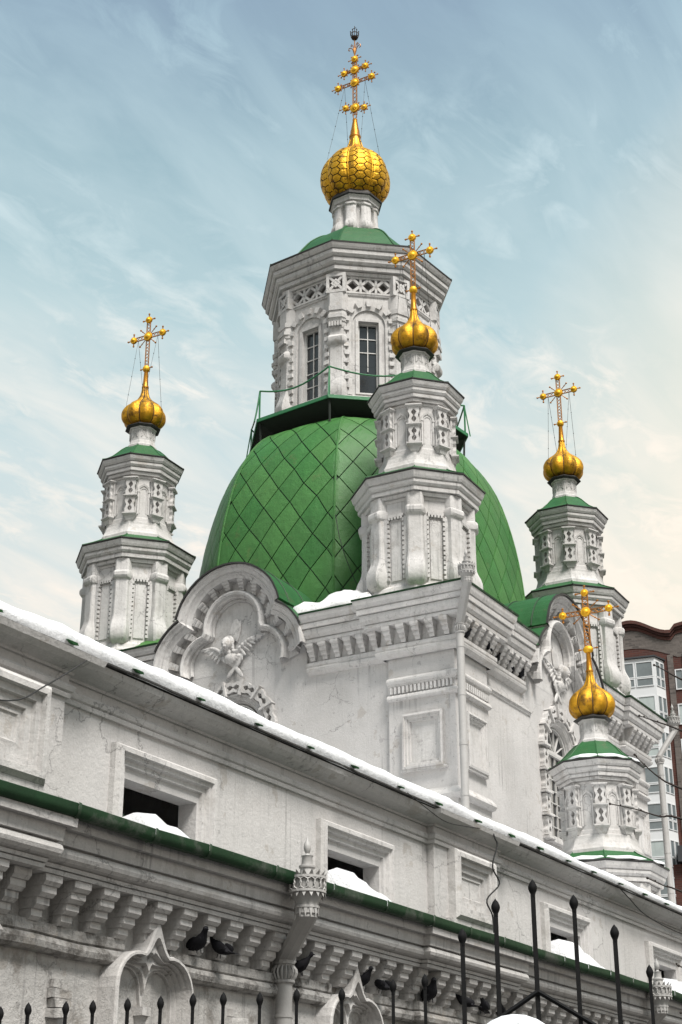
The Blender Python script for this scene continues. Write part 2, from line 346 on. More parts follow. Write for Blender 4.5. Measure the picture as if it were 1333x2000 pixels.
# ================================================================== shared ornament shapes
O8 = R(22.5)          # octagon vertices sit at 22.5 degrees off the church axes
def rotZ(a): return Matrix.Rotation(a, 4, 'Z')
def hourglass_plate(w, h, d, rows=11):
    """pierced plate with a double tear-drop hole; x across, y outwards, z up"""
    mb = MB(); L = []
    zs = [0, .08, .14, .22, .30, .38, .46, .54, .62, .70, .78, .86, .92, 1]
    for t in zs:
        wa = math.exp(-((t-.5)/.13)**2)
        ow = w/2*(1-.26*wa - .05*math.sin(t*math.pi*4)**2)
        hole = 0
        for c_ in (.28, .70):
            x = abs(t-c_)/.19
            if x < 1: hole = max(hole, w*.235*(1-x)**.55)
        if .40 < t < .60: hole = max(hole, w*.05)
        L.append((t*h, ow, hole))
    for sgn in (-1, 1):
        A = [(sgn*o, d, z) for z, o, q in L]; B = [(sgn*q, d, z) for z, o, q in L]
        A0 = [(sgn*o, 0, z) for z, o, q in L]; B0 = [(sgn*q, 0, z) for z, o, q in L]
        mb.ribbon([A0, A, B, B0])
    mb.add([(-L[0][1], 0, 0), (L[0][1], 0, 0), (L[0][1], d, 0), (-L[0][1], d, 0)], [(0, 1, 2, 3)])
    mb.add([(-L[-1][1], 0, h), (L[-1][1], 0, h), (L[-1][1], d, h), (-L[-1][1], d, h)], [(0, 1, 2, 3)])
    return mb
def ledge(mb, w, d, z0, z1, drop=True):
    h = z1-z0
    mb.frust((-w*.40, w*.40, 0, d*.62, z0), (-w*.5, w*.5, 0, d, z0+h*.45)); mb.box(-w*.5, w*.5, 0, d, z0+h*.45+.001, z0+h*.8); mb.frust((-w*.5, w*.5, 0, d, z0+h*.8+.001), (-w*.42, w*.42, 0, d*.6, z1))
def arch_path(hw, z0, zs, n=10, keel=0.0):
    """door-shaped line: up, round (optionally keeled) top, down"""
    p = [(-hw, z0), (-hw, zs)]
    for i in range(1, n):
        a = math.pi*(1-i/n); x = hw*math.cos(a); z = zs+hw*math.sin(a)
        z += keel*max(0, 1-abs(x)/(hw*.35))**1.3
        p.append((x, z))
    return p + [(hw, zs), (hw, z0)]
def frame_ring(outer, inner, d, d2=None, fr=lambda a, n, z: (a, n, z)):
    mb = MB(); d2 = d if d2 is None else d2
    mb.ribbon([[fr(x, 0, z) for x, z in outer], [fr(x, d, z) for x, z in outer], [fr(x, d2, z) for x, z in inner], [fr(x, 0, z) for x, z in inner]])
    return mb
def rect_path(a0, a1, z0, z1): return [(a0, z0), (a1, z0), (a1, z1), (a0, z1)]
def stepped_frame(a0, a1, z0, z1, steps, fr, floor=True):
    """nested rectangular moulding; steps = [(inset, out)]"""
    mb = MB(); lines = []
    for ins, out in steps: lines.append([fr(a, out, z) for a, z in rect_path(a0+ins, a1-ins, z0+ins, z1-ins)])
    mb.ribbon(lines, closed=True)
    if floor: b = len(mb.v)-4; mb.f.append((b, b+1, b+2, b+3))
    return mb
def corbel_mesh(w, h, outs, taper=.12):
    """stepped corbel hanging below its top edge: x across, y outwards, z downwards from 0 to -h"""
    mb = MB(); n = len(outs)
    for i, o_ in enumerate(outs):
        ww = w*(1-taper*i)/2; z1 = -h*i/n; z0 = -h*(i+1)/n
        mb.box(-ww, ww, -.05, o_, z0+h/n*.35, z1); nxt = outs[i+1] if i+1 < n else o_*.5
        mb.frust((-ww*.94, ww*.94, -.05, (nxt+o_)/2*.98, z0), (-ww*.98, ww*.98, -.05, o_*.99, z0+h/n*.349))
    return mb
def octo_wobble(mb, amp=.012, sc=1.7):
    for i, p in enumerate(mb.v):
        q = noise.noise_vector(Vector(p)*sc)*amp; mb.v[i] = (p[0]+q.x, p[1]+q.y, p[2]+q.z)
    return mb

# ================================================================== gilded onion, made of gores
def onion_radius(prof, z):
    for (r0, z0), (r1, z1) in zip(prof, prof[1:]):
        if z0 <= z <= z1: return r0+(r1-r0)*(z-z0)/(z1-z0)
    return prof[-1][0]
def smooth_prof(p, k=4):
    out = []
    n = len(p)
    for i in range(n-1):
        p0, p1, p2, p3 = p[max(i-1, 0)], p[i], p[i+1], p[min(i+2, n-1)]
        for j in range(k):
            t = j/k
            out.append(tuple(.5*((2*p1[a])+(-p0[a]+p2[a])*t+(2*p0[a]-5*p1[a]+4*p2[a]-p3[a])*t*t+(-p0[a]+3*p1[a]-3*p2[a]+p3[a])*t**3) for a in (0, 1)))
    return out+[p[-1]]
def lobe(phi, depth):     # phi in [-1,1] across a gore
    return 1-depth*abs(phi)**2.2
def gore_mesh(prof, depth, n=6, half=O8):
    mb = MB()
    lines = []
    for r, z in prof:
        lines.append([(r*lobe(2*i/n-1, depth)*math.cos((2*i/n-1)*half*.962), r*lobe(2*i/n-1, depth)*math.sin((2*i/n-1)*half*.962), z) for i in range(n+1)])
    mb.ribbon(lines); return mb

# ================================================================== lattice cross
def lattice_arm(mb, p0, p1, side, hw=.062, r=.017, step=.11):
    p0, p1, side = Vector(p0), Vector(p1), Vector(side); L = (p1-p0).length; d = (p1-p0).normalized(); n = max(2, int(L/step))
    for s_ in (-1, 1): mb.tube([p0+side*hw*s_, p1+side*hw*s_], r, 5)
    for i in range(n):
        a, b = p0+d*L*i/n, p0+d*L*(i+1)/n
        mb.tube([a+side*hw, b-side*hw], r*.6, 4); mb.tube([a-side*hw, b+side*hw], r*.6, 4)
def disc_mesh(r):
    mb = MB(); mb.lathe([(r*.55, -.045), (r*.95, -.04), (r, -.02), (r, .02), (r*.95, .04), (r*.66, .05), (r*.62, .045), (r*.5, .075), (r*.25, .095), (.004, .10)], 16)
    return mb
def spike(mb, c, d, L, r=.0135):
    c, d = Vector(c), Vector(d).normalized(); mb.tube([c, c+d*L], r, 5); mb.ball(c+d*L, r*2.3, 6, 4); mb.ball(c+d*L*.6, r*1.7, 6, 4)
DISC_M = Matrix.Rotation(R(-90), 4, 'Y')      # disc axis along -X (towards the viewer's side)
def make_cross(root, z0, zc, zt, arm):
    fr = MB(); lattice_arm(fr, (0, 0, z0), (0, 0, zt), (0, 1, 0)); lattice_arm(fr, (0, -arm, zc), (0, arm, zc), (0, 0, 1))
    cr = build(fr, 'cross', 'rust_gold', root)
    big = disc_mesh(.145).mesh('disc', 50); small = disc_mesh(.11).mesh('disc', 50)
    def D(me, y, z): link('disc', me, 'gold_disc', cr, Matrix.Translation((-.0, y, z)) @ DISC_M)
    D(big, 0, zc); D(small, arm, zc); D(small, -arm, zc); D(small, 0, zt)
    def ray(c, d, L): mb = MB(); spike(mb, c, d, L); build(mb, 'ray', 'rust_gold', cr, 50)
    for sy in (-1, 1):
        for sz in (-1, 1): ray((0, sy*.10, zc+sz*.10), (0, sy, sz), .26)
    for c, dirs in (((0, arm, zc), ((0, 1, 0), (0, 0, 1), (0, 0, -1))), ((0, -arm, zc), ((0, -1, 0), (0, 0, 1), (0, 0, -1))), ((0, 0, zt), ((0, 0, 1), (0, 1, 0), (0, -1, 0)))):
        for d in dirs: ray(Vector(c)+Vector(d)*.085, d, .12)
    bl = MB(); bl.ball((0, 0, z0), .115, 14, 10); build(bl, 'ball', 'gold_disc', cr, 60)
    for d in ((0, 1, 0), (0, -1, 0)): ray(Vector((0, 0, z0+.02))+Vector(d)*.10, d, .10)
    return cr
def guy(root, a, b, n=3, r=.006):
    mb = MB(); a, b = Vector(a), Vector(b); mb.tube([a, (a+b)/2+Vector((0, 0, -.02)), b], r, 4)
    for i in range(1, n+1): mb.ball(a+(b-a)*(i/(n+.6)), r*2.6, 5, 4)
    return build(mb, 'guy_wire', 'cable', root)

# ================================================================== corner turret
def make_turret():
    root = thing('corner_turret', '', 'tower', (0, 0, 0), 'turrets around the green dome')
    # lower drum
    mb = MB(); mb.lathe([(1.50, -.9), (1.56, -.5), (1.56, -.30), (1.50, -.22), (1.46, -.10), (1.36, -.02), (1.345, .03), (1.345, 2.36)], 8, O8)
    build(octo_wobble(mb), 'lower_drum', 'plaster', root)
    pil = MB()
    sec = [(-.2, -.225), (-.02, -.23), (.075, -.195), (.098, -.155), (.098, .155), (.075, .195), (-.02, .23), (-.2, .225)]
    rings = []
    for z, sx, sy in ((-.14, .3, .5), (-.09, 1.3, .85), (.0, 2.1, 1.10), (.14, 2.5, 1.20), (.30, 2.5, 1.22), (.44, 2.05, 1.15), (.56, 1.45, 1.05), (.66, 1.1, .98), (.76, .95, .95), (1.2, .95, .94), (1.74, .95, .95), (1.76, 1.1, 1.0), (1.785, 1.5, 1.10), (1.84, 1.8, 1.15), (1.93, 1.8, 1.15), (1.985, 1.5, 1.10), (2.01, 1.1, 1.0), (2.36, 1.0, .98)):
        rings.append([(1.35+(x*sx if x > -.1 else x), y*sy, z) for x, y in sec])
    pil.ribbon(rings, closed=True); pm = octo_wobble(pil, .012, 2.3).mesh('pilaster', 28)
    # scalloped frame lying on a face: built around +X, face distance fd
    fd = 1.345*math.cos(O8); sf = MB()
    for s_ in (-1, 1):
        n = 13; pts = []
        for i in range(n):
            z = .12+i*.128
            pts += [(s_*.185, z), (s_*.185, z+.075), (s_*.235, z+.085), (s_*.235, z+.118)]
        outer = [(s_*.33, z) for _, z in pts]
        f = lambda a, nn, z: (fd-.004+nn, a, z)
        sf.ribbon([[f(a, 0, z) for a, z in outer], [f(a, .08, z) for a, z in outer], [f(a, .08, z) for a, z in pts], [f(a, 0, z) for a, z in pts]], caps=True)
    top = []
    for i in range(5): a = -.205+i*.085; top += [(a, 1.73), (a+.05, 1.73), (a+.055, 1.79), (a+.08, 1.79)]
    f = lambda a, nn, z: (fd-.004+nn, a, z)
    sf.ribbon([[f(a, 0, 1.86) for a, z in top], [f(a, .085, 1.86) for a, z in top], [f(a, .085, z) for a, z in top], [f(a, 0, z) for a, z in top]], caps=True)
    sfm = sf.mesh('scalloped_frame')
    pn = MB(); pn.ribbon([[f(a, o, z) for a, z in rect_path(-.145+i, .145-i, .10+i, 1.66-i)] for i, o in ((0, 0), (.004, .028), (.02, .03))], closed=True); pn.f.append(tuple(range(8, 12))); pnm = pn.mesh('panel')
    for k in range(8):
        link('pilaster', pm, 'plaster', root, rotZ(O8+k*R(45))); link('scalloped_frame', sfm, 'plaster', root, rotZ(k*R(45))); link('panel', pnm, 'plaster', root, rotZ(k*R(45)))
    # lower cornice
    mb = MB(); mb.lathe([(1.34, 2.20), (1.37, 2.20), (1.38, 2.27), (1.355, 2.275), (1.355, 2.285), (1.46, 2.28), (1.475, 2.36), (1.445, 2.375), (1.445, 2.385), (1.55, 2.385), (1.56, 2.47), (1.53, 2.49), (1.53, 2.50), (1.58, 2.52), (1.62, 2.57), (1.63, 2.64), (1.60, 2.65), (1.60, 2.66), (1.66, 2.68), (1.69, 2.74), (1.725, 2.84), (1.5, 2.86)], 8, O8)
    build(octo_wobble(mb, .008), 'lower_cornice', 'plaster', root)
    mb = MB(); mb.lathe([(1.66, 2.825), (1.745, 2.855), (1.75, 2.885), (1.70, 2.90)], 8, O8, cap=False); build(octo_wobble(mb, .015, 3), 'eave_edge', 'eave_metal', root)
    mb = MB(); mb.lathe([(1.735, 2.888), (1.60, 2.95), (1.42, 3.04), (1.22, 3.15), (1.05, 3.27), (1.0, 3.3)], 8, O8, cap=False); rf = build(mb, 'skirt_roof', 'green_cap', root)
    for k in range(8):
        a = O8+k*R(45); s_ = MB(); s_.tube([(r*math.cos(a), r*math.sin(a), z+.01) for r, z in ((1.74, 2.885), (1.60, 2.95), (1.42, 3.04), (1.22, 3.15), (1.05, 3.27))], .018, 5); build(s_, 'seam', 'green_cap', rf)
    # upper drum
    mb = MB(); mb.lathe([(1.13, 3.10), (1.13, 3.30), (1.09, 3.36), (1.04, 3.46), (1.00, 3.60), (.995, 3.68), (.955, 3.70), (.95, 3.80), (.935, 3.84), (.935, 5.2)], 8, O8); build(octo_wobble(mb), 'upper_drum', 'plaster', root)
    orn = MB()
    orn.frust((-.03, .03, 0, .03, 3.56), (-.09, .09, 0, .09, 3.70)); orn.frust((-.10, .10, 0, .10, 3.701), (-.15, .15, 0, .13, 3.82))
    ledge(orn, .40, .20, 3.821, 3.93)
    pl = hourglass_plate(.29, .46, .13)
    for zz in (3.93, 4.47): orn.add([(x, y, z+zz) for x, y, z in pl.v], pl.f)
    ledge(orn, .40, .19, 4.391, 4.47); ledge(orn, .42, .19, 4.931, 5.03)
    for s_ in (-1, 1): orn.box(min(s_*.145, s_*.17), max(s_*.145, s_*.17), 0, .05, 3.93, 4.93)
    om = orn.mesh('carved_bracket')
    # x across, y out -> radial at vertex
    ov = Matrix.Translation((.90, 0, 0)) @ rotZ(R(-90))
    nf = .935*math.cos(O8); g = lambda a, nn, z: (nf-.003+nn, a, z)
    nm = frame_ring(arch_path(.175, 3.92, 4.66, 10, .05), arch_path(.125, 3.92, 4.66, 10, .03), .045, .03, g)
    o2 = frame_ring(arch_path(.105, 3.95, 4.64, 8, .0), arch_path(.085, 3.95, 4.64, 8, .0), .022, .022, g); nm.add(o2.v, o2.f)
    for s_ in (-1, 1): nm.box(nf-.003, nf+.05, min(s_*.12, s_*.19), max(s_*.12, s_*.19), 4.60, 4.64)
    nm = nm.mesh('niche')
    for k in range(8):
        link('carved_bracket', om, 'plaster', root, rotZ(O8+k*R(45)) @ ov); link('niche', nm, 'plaster', root, rotZ(k*R(45)))
    mb = MB(); mb.lathe([(.93, 5.04), (.96, 5.04), (.97, 5.10), (.945, 5.11), (.945, 5.12), (1.04, 5.115), (1.05, 5.19), (1.02, 5.205), (1.02, 5.215), (1.11, 5.215), (1.12, 5.295), (1.09, 5.31), (1.09, 5.32), (1.14, 5.335), (1.175, 5.385), (1.18, 5.45), (1.15, 5.46), (1.15, 5.47), (1.20, 5.48), (1.235, 5.53), (1.27, 5.62), (1.0, 5.64)], 8, O8); build(octo_wobble(mb, .008), 'upper_cornice', 'plaster', root)
    mb = MB(); mb.lathe([(1.22, 5.605), (1.295, 5.64), (1.30, 5.665), (1.24, 5.68)], 8, O8, cap=False); build(octo_wobble(mb, .014, 3), 'eave_edge', 'eave_metal', root)
    mb = MB(); cp = [(1.285, 5.668), (1.14, 5.73), (.97, 5.85), (.82, 6.00), (.68, 6.15), (.54, 6.27), (.43, 6.33), (.36, 6.34)]; mb.lathe(cp, 8, O8, cap=False); rf = build(mb, 'cap_roof', 'green_cap', root)
    for k in range(8):
        a = O8+k*R(45); s_ = MB(); s_.tube([(r*math.cos(a), r*math.sin(a), z+.008) for r, z in cp[:-1]], .015, 5); build(s_, 'seam', 'green_cap', rf)
    # neck
    mb = MB(); mb.lathe([(.45, 6.25), (.45, 6.38), (.41, 6.42), (.39, 6.50), (.375, 6.54), (.375, 6.90), (.41, 6.92), (.42, 6.96), (.44, 6.98)], 8, O8); build(mb, 'neck', 'plaster', root)
    cf = .375*math.cos(O8); h = lambda a, nn, z: (cf-.003+nn, a, z)
    cm_ = frame_ring(arch_path(.095, 6.63, 6.80, 6), arch_path(.07, 6.63, 6.80, 6), .028, .022, h); o2 = frame_ring(arch_path(.05, 6.66, 6.80, 6), arch_path(.034, 6.66, 6.80, 6), .018, .018, h); cm_.add(o2.v, o2.f); cm_.ball((cf+.005, 0, 6.765), .026, 6, 5, (.7, 1, 1.2)); cm_.ball((cf+.003, 0, 6.71), .018, 6, 4, (.7, 1, 1.4)); cmm = cm_.mesh('cartouche')
    for k in range(8): link('cartouche', cmm, 'plaster', root, rotZ(k*R(45)))
    mb = MB(); mb.lathe([(.40, 6.95), (.53, 6.985), (.535, 7.0), (.50, 7.03), (.42, 7.08), (.36, 7.13)], 8, O8); build(mb, 'collar', 'eave_metal', root)
    # onion
    op = smooth_prof([(.36, 7.06), (.53, 7.14), (.635, 7.27), (.665, 7.42), (.635, 7.57), (.54, 7.71), (.41, 7.82), (.285, 7.92), (.19, 8.04), (.125, 8.20), (.09, 8.45)], 3)
    core = MB(); core.lathe([(r*.86, z) for r, z in op], 16, 0); od = build(core, 'onion_dome', 'gold_seam', root, 60)
    gm_ = gore_mesh(op, .15).mesh('gore', 60)
    for k in range(8): link('gore', gm_, 'gold_old', od, rotZ(k*R(45)))
    mb = MB(); mb.lathe([(.105, 8.40), (.11, 8.43), (.095, 8.47), (.085, 8.50), (.062, 8.95), (.075, 8.97), (.04, 9.0)], 10); build(mb, 'spire', 'gold_dull', root, 50)
    make_cross(root, 9.06, 10.18, 10.76, .53)
    for sy in (-1, 1):
        for a in (35, 145):
            guy(root, (0, sy*.36, 10.13), (.60*math.cos(R(a)), sy*.60*math.sin(R(a))*.85, 7.66), 3)
    return root
turret = make_turret()
turret['label'] = 'white octagonal turret with gold onion in front of the green dome, tallest in the picture'
def place(o, loc, rz=0, sc=1.0): o.location = loc; o.rotation_euler = (0, 0, rz); o.scale = (sc, sc, sc)
t2, t3, t4 = copy_tree(turret), copy_tree(turret), copy_tree(turret)
place(turret, (33.0, 17.03, 15.45), R(1.6))
place(t2, (33.0, 26.1, 15.52), R(1.6)); t2['label'] = 'leftmost white turret with gold onion and cross, rising behind the angel gable'
place(t3, (42.65, 16.8, 15.52), R(1.6)); t3['label'] = 'white turret with gold onion behind the small turret, nearest the red brick block'
place(t4, (33.44, 12.83, 5.96), R(1.6), .84); t4['label'] = 'small low turret with snow on its green roofs, before the tall arched window'
# its cross has longer arms
for c_ in t4.children:
    if c_.name.startswith('cross'):
        c_.scale = (1, 1.3, 1)
        for g_ in c_.children:
            if g_.name.startswith('disc'):
                t_ = g_.matrix_basis.to_translation(); g_.matrix_basis = Matrix.Translation(t_) @ Matrix.Diagonal((1, 1/1.3, 1, 1)) @ DISC_M
# snow lying on the green roofs of the low turret
def snow_collar(r0, z0, r1, z1, th, keep):
    mb = MB(); n = 48; lines = [[], [], [], []]
    for i in range(n+1):
        a = keep[0]+(keep[1]-keep[0])*i/n
        k = math.cos(O8)/math.cos((a-R(1.6)) % R(45)-O8)      # follow the octagon
        e = noise.noise(Vector((a*4, z0, 0)))*.35+.75
        ra, za = r0*k, z0; rb, zb = (r0+(r1-r0)*e)*k, z0+(z1-z0)*e
        taper = min(1, min(i, n-i)/6)
        for l, (r, z) in zip(lines, ((ra, za), (ra*1.0, za+th*taper), (rb, zb+th*taper*.8), (rb*.99, zb-.01))): l.append((r*math.cos(a), r*math.sin(a), z))
    mb.ribbon(lines, caps=True); return mb
for r0, z0, r1, z1 in ((1.70, 2.905, 1.50, 3.0), (1.255, 5.685, 1.05, 5.79)):
    mb = snow_collar(r0*.84, z0*.84, r1*.84, z1*.84, .045, (R(150), R(300)))
    mb.v = [(x+33.44, y+12.83, z+5.96) for x, y, z in mb.v]
    o = build(mb, 'roof_snow', 'snow', smooth=50, kind='stuff'); tag(o, 'snow strip on the %s green roof of the small low turret' % ('lower' if z0 < 4 else 'upper'), 'snow')

# ================================================================== central tower: ribbed green dome, drum, gold onion
CX, CY = 37.65, 21.5
ct = thing('central_tower', 'great green faceted dome carrying a white windowed drum and gold scaled onion', 'tower', (CX, CY, 15.5))
CM = Matrix.Translation((CX, CY, 0))
DR = R(22.5-6.0)      # the drum is turned a little against the dome
dome_prof = smooth_prof([(4.92, 15.6), (4.92, 16.4), (4.87, 17.4), (4.76, 18.5), (4.56, 19.6), (4.24, 20.7), (3.83, 21.5), (3.34, 22.08), (2.7, 22.46)], 5)
BUL = .16                                   # the facets belly out between the ridges
mb = MB(); lines = []
for r, z in dome_prof:
    ring = []
    for k in range(8):
        for i in range(6):
            q = 2*i/6-1; x = (r-.03)*math.cos(O8)+BUL*(1-q*q)*r/5; y = q*(r-.03)*math.sin(O8); a = k*R(45); ring.append((x*math.cos(a)-y*math.sin(a), x*math.sin(a)+y*math.cos(a), z))
    lines.append(ring)
mb.ribbon(lines, closed=True); dome = build(mb, 'dome', 'seam', ct, 30, M=CM)  # dark base colour in the sheet gaps stands for the seams' shadow lines
arc = [0.0]
for (r0, z0), (r1, z1) in zip(dome_prof, dome_prof[1:]): arc.append(arc[-1]+math.hypot((r1-r0)*math.cos(O8), z1-z0))
T = arc[-1]
def dome_at(t):
    for i in range(len(arc)-1):
        if t <= arc[i+1] or i == len(arc)-2:
            k = (t-arc[i])/(arc[i+1]-arc[i]); (r0, z0), (r1, z1) = dome_prof[i], dome_prof[i+1]
            nr, nz = (z1-z0), -(r1-r0)*math.cos(O8); l = math.hypot(nr, nz)
            return r0+(r1-r0)*k, z0+(z1-z0)*k, nr/l, nz/l
def dome_map(ang):
    ca, sa = math.cos(ang), math.sin(ang)
    def f(s, t, h):
        r, z, nr, nz = dome_at(max(0, min(T, t))); ap = r*math.cos(O8)+BUL*max(0, 1-(s/(r*math.sin(O8)))**2)*r/5
        x = ap+(h-.025)*nr; zz = z+(h-.025)*nz
        return (x*ca-s*sa, x*sa+s*ca, zz)
    return f
DW, DH = .82, 1.12
back = MB()
for k in range(8):
    ang = k*R(45); fm = dome_map(ang); front = k in (3, 4, 5, 6)
    for row in range(-1, int(T/DH*2)+3):
        for cidx in range(-4, 5):
            s0 = (cidx+(.5 if row % 2 else 0))*DW; t0 = row*DH/2+.2
            jig = lambda p: (p[0]+noise.noise(Vector((p[0]*1.7, p[1]*1.7, k*9.1)))*.045, p[1]+noise.noise(Vector((p[0]*1.7+40, p[1]*1.7, k*9.1)))*.06)
            poly = [jig(p) for p in ((s0-DW/2, t0), (s0, t0-DH/2), (s0+DW/2, t0), (s0, t0+DH/2))]
            poly = clip_half(poly, 0, -1, 0.0)
            if len(poly) > 2: poly = clip_half(poly, 0, 1, T)
            for i in range(0, len(arc)-1, 4):
                if len(poly) < 3: break
                j = min(i+4, len(arc)-1); h0, h1 = dome_prof[i][0]*math.sin(O8), dome_prof[j][0]*math.sin(O8); m_ = (h1-h0)/(arc[j]-arc[i])
                for sg in (-1, 1):
                    if len(poly) > 2: poly = clip_half(poly, sg, -m_, h0-m_*arc[i])
            if len(poly) < 3 or area(poly) < .02: continue
            tm = tile_mesh(shrink(poly, .017), fm, .035, 2, .012)
            if front: build(tm, 'roof_sheet', 'green', dome, M=CM)
            else: back.add(tm.v, tm.f)
build(back, 'roof_sheets', 'green', dome, M=CM, kind='stuff')
for k in range(8):
    a = O8+k*R(45); s_ = MB(); s_.tube([((r+.01)*math.cos(a), (r+.01)*math.sin(a), z) for r, z in dome_prof[::2]], .035, 6); build(s_, 'ridge', 'green', dome, M=CM)
# walkway
DZ = 22.80
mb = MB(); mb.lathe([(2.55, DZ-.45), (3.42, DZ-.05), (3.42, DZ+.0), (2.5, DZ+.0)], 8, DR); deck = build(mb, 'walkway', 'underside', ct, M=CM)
mb = MB(); mb.lathe([(3.42, DZ-.06), (3.46, DZ-.06), (3.46, DZ+.045), (3.42, DZ+.045)], 8, DR, cap=False); build(mb, 'deck_edge', 'green_bright', deck, M=CM)
for k in range(8):
    a = DR+k*R(45); ca, sa = math.cos(a), math.sin(a)
    P = lambda r, z: (r*ca, r*sa, z)
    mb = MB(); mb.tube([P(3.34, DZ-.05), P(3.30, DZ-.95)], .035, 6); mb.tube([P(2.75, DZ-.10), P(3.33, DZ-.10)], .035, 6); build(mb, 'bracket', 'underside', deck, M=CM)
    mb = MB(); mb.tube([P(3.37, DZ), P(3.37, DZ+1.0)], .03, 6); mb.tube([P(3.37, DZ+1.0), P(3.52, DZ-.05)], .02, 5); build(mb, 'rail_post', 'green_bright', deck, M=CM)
    b2 = a+R(45); q = []
    for i in range(9):
        t = i/8; x = (1-t)*ca+t*math.cos(b2); y = (1-t)*sa+t*math.sin(b2); q.append((3.37*x, 3.37*y, DZ+1.0-.30*math.sin(math.pi*t)*(1 if k % 2 else .7)))
    mb = MB(); mb.tube(q, .026, 6); build(mb, 'handrail', 'green_bright', deck, M=CM)
# drum
WR = 2.52
WFW = WR*math.cos(O8)
mb = MB(); mb.lathe([(2.86, DZ-.1), (2.86, DZ+.16), (2.80, DZ+.30), (2.72, DZ+.42), (WR-.02, DZ+.50)], 8, DR); build(octo_wobble(mb, .03, 1.4), 'drum_base', 'plaster_worn', ct, M=CM)
def face_frame(ang, dist, cx=0, cy=0):
    ca, sa = math.cos(ang), math.sin(ang)
    return lambda a, n, z: (cx+(dist+n)*ca-a*sa, cy+(dist+n)*sa+a*ca, z)
ZD0, ZD1 = DZ+.45, 26.72
WZ0, WZ1, WHW = 23.42, 25.84, .31
drum = MB(); fw = WR*math.sin(O8)
for k in range(8):
    fr = face_frame(DR+O8+k*R(45), WFW)
    # wall with a rectangular opening
    xs = [-fw, -WHW, WHW, fw]; zz = [ZD0, WZ0, WZ1, ZD1]
    for i in range(3):
        for j in range(3):
            if i == 1 and j == 1: continue
            drum.add([fr(xs[i], 0, zz[j]), fr(xs[i+1], 0, zz[j]), fr(xs[i+1], 0, zz[j+1]), fr(xs[i], 0, zz[j+1])], [(0, 1, 2, 3)])
    drum.ribbon([[fr(a, 0, z) for a, z in rect_path(-WHW, WHW, WZ0, WZ1)], [fr(a, -.3, z) for a, z in rect_path(-WHW, WHW, WZ0, WZ1)]], closed=True)
build(drum, 'drum', 'plaster', ct, M=CM)
# drum window
def grid_window(mbf, mbg_list, a0, a1, z0, z1, cols, rows, fw_=.05, bar=.022, n0=-.16, fr=None, skip=()):
    mbf.ribbon([[fr(a, n, z) for a, z in rect_path(a0+i, a1-i, z0+i, z1-i)] for i, n in ((0, n0-.04), (0, n0+.06), (fw_, n0+.06), (fw_, n0-.02))], closed=True)
    A0, A1, Z0, Z1 = a0+fw_, a1-fw_, z0+fw_, z1-fw_
    for i in range(1, cols):
        x = A0+(A1-A0)*i/cols
        mbf.box(x-bar/2, x+bar/2, n0-.02, n0+.03, Z0 if not skip else Z0+(Z1-Z0)*skip[0], Z1, fr)
    for j in range(1, rows):
        if skip and j/rows <= skip[0]: continue
        z = Z0+(Z1-Z0)*j/rows; mbf.box(A0, A1, n0-.02, n0+.026, z-bar/2, z+bar/2, fr)
    for i in range(cols):
        for j in range(rows):
            x0, x1 = A0+(A1-A0)*i/cols, A0+(A1-A0)*(i+1)/cols; w0, w1 = Z0+(Z1-Z0)*j/rows, Z0+(Z1-Z0)*(j+1)/rows
            if skip and (j+.5)/rows < skip[0]:
                if i == 0 and j == 0: mbg_list.append((A0, A1, Z0, Z0+(Z1-Z0)*skip[0]))
                continue
            mbg_list.append((x0+.003, x1-.003, w0+.003, w1-.003))
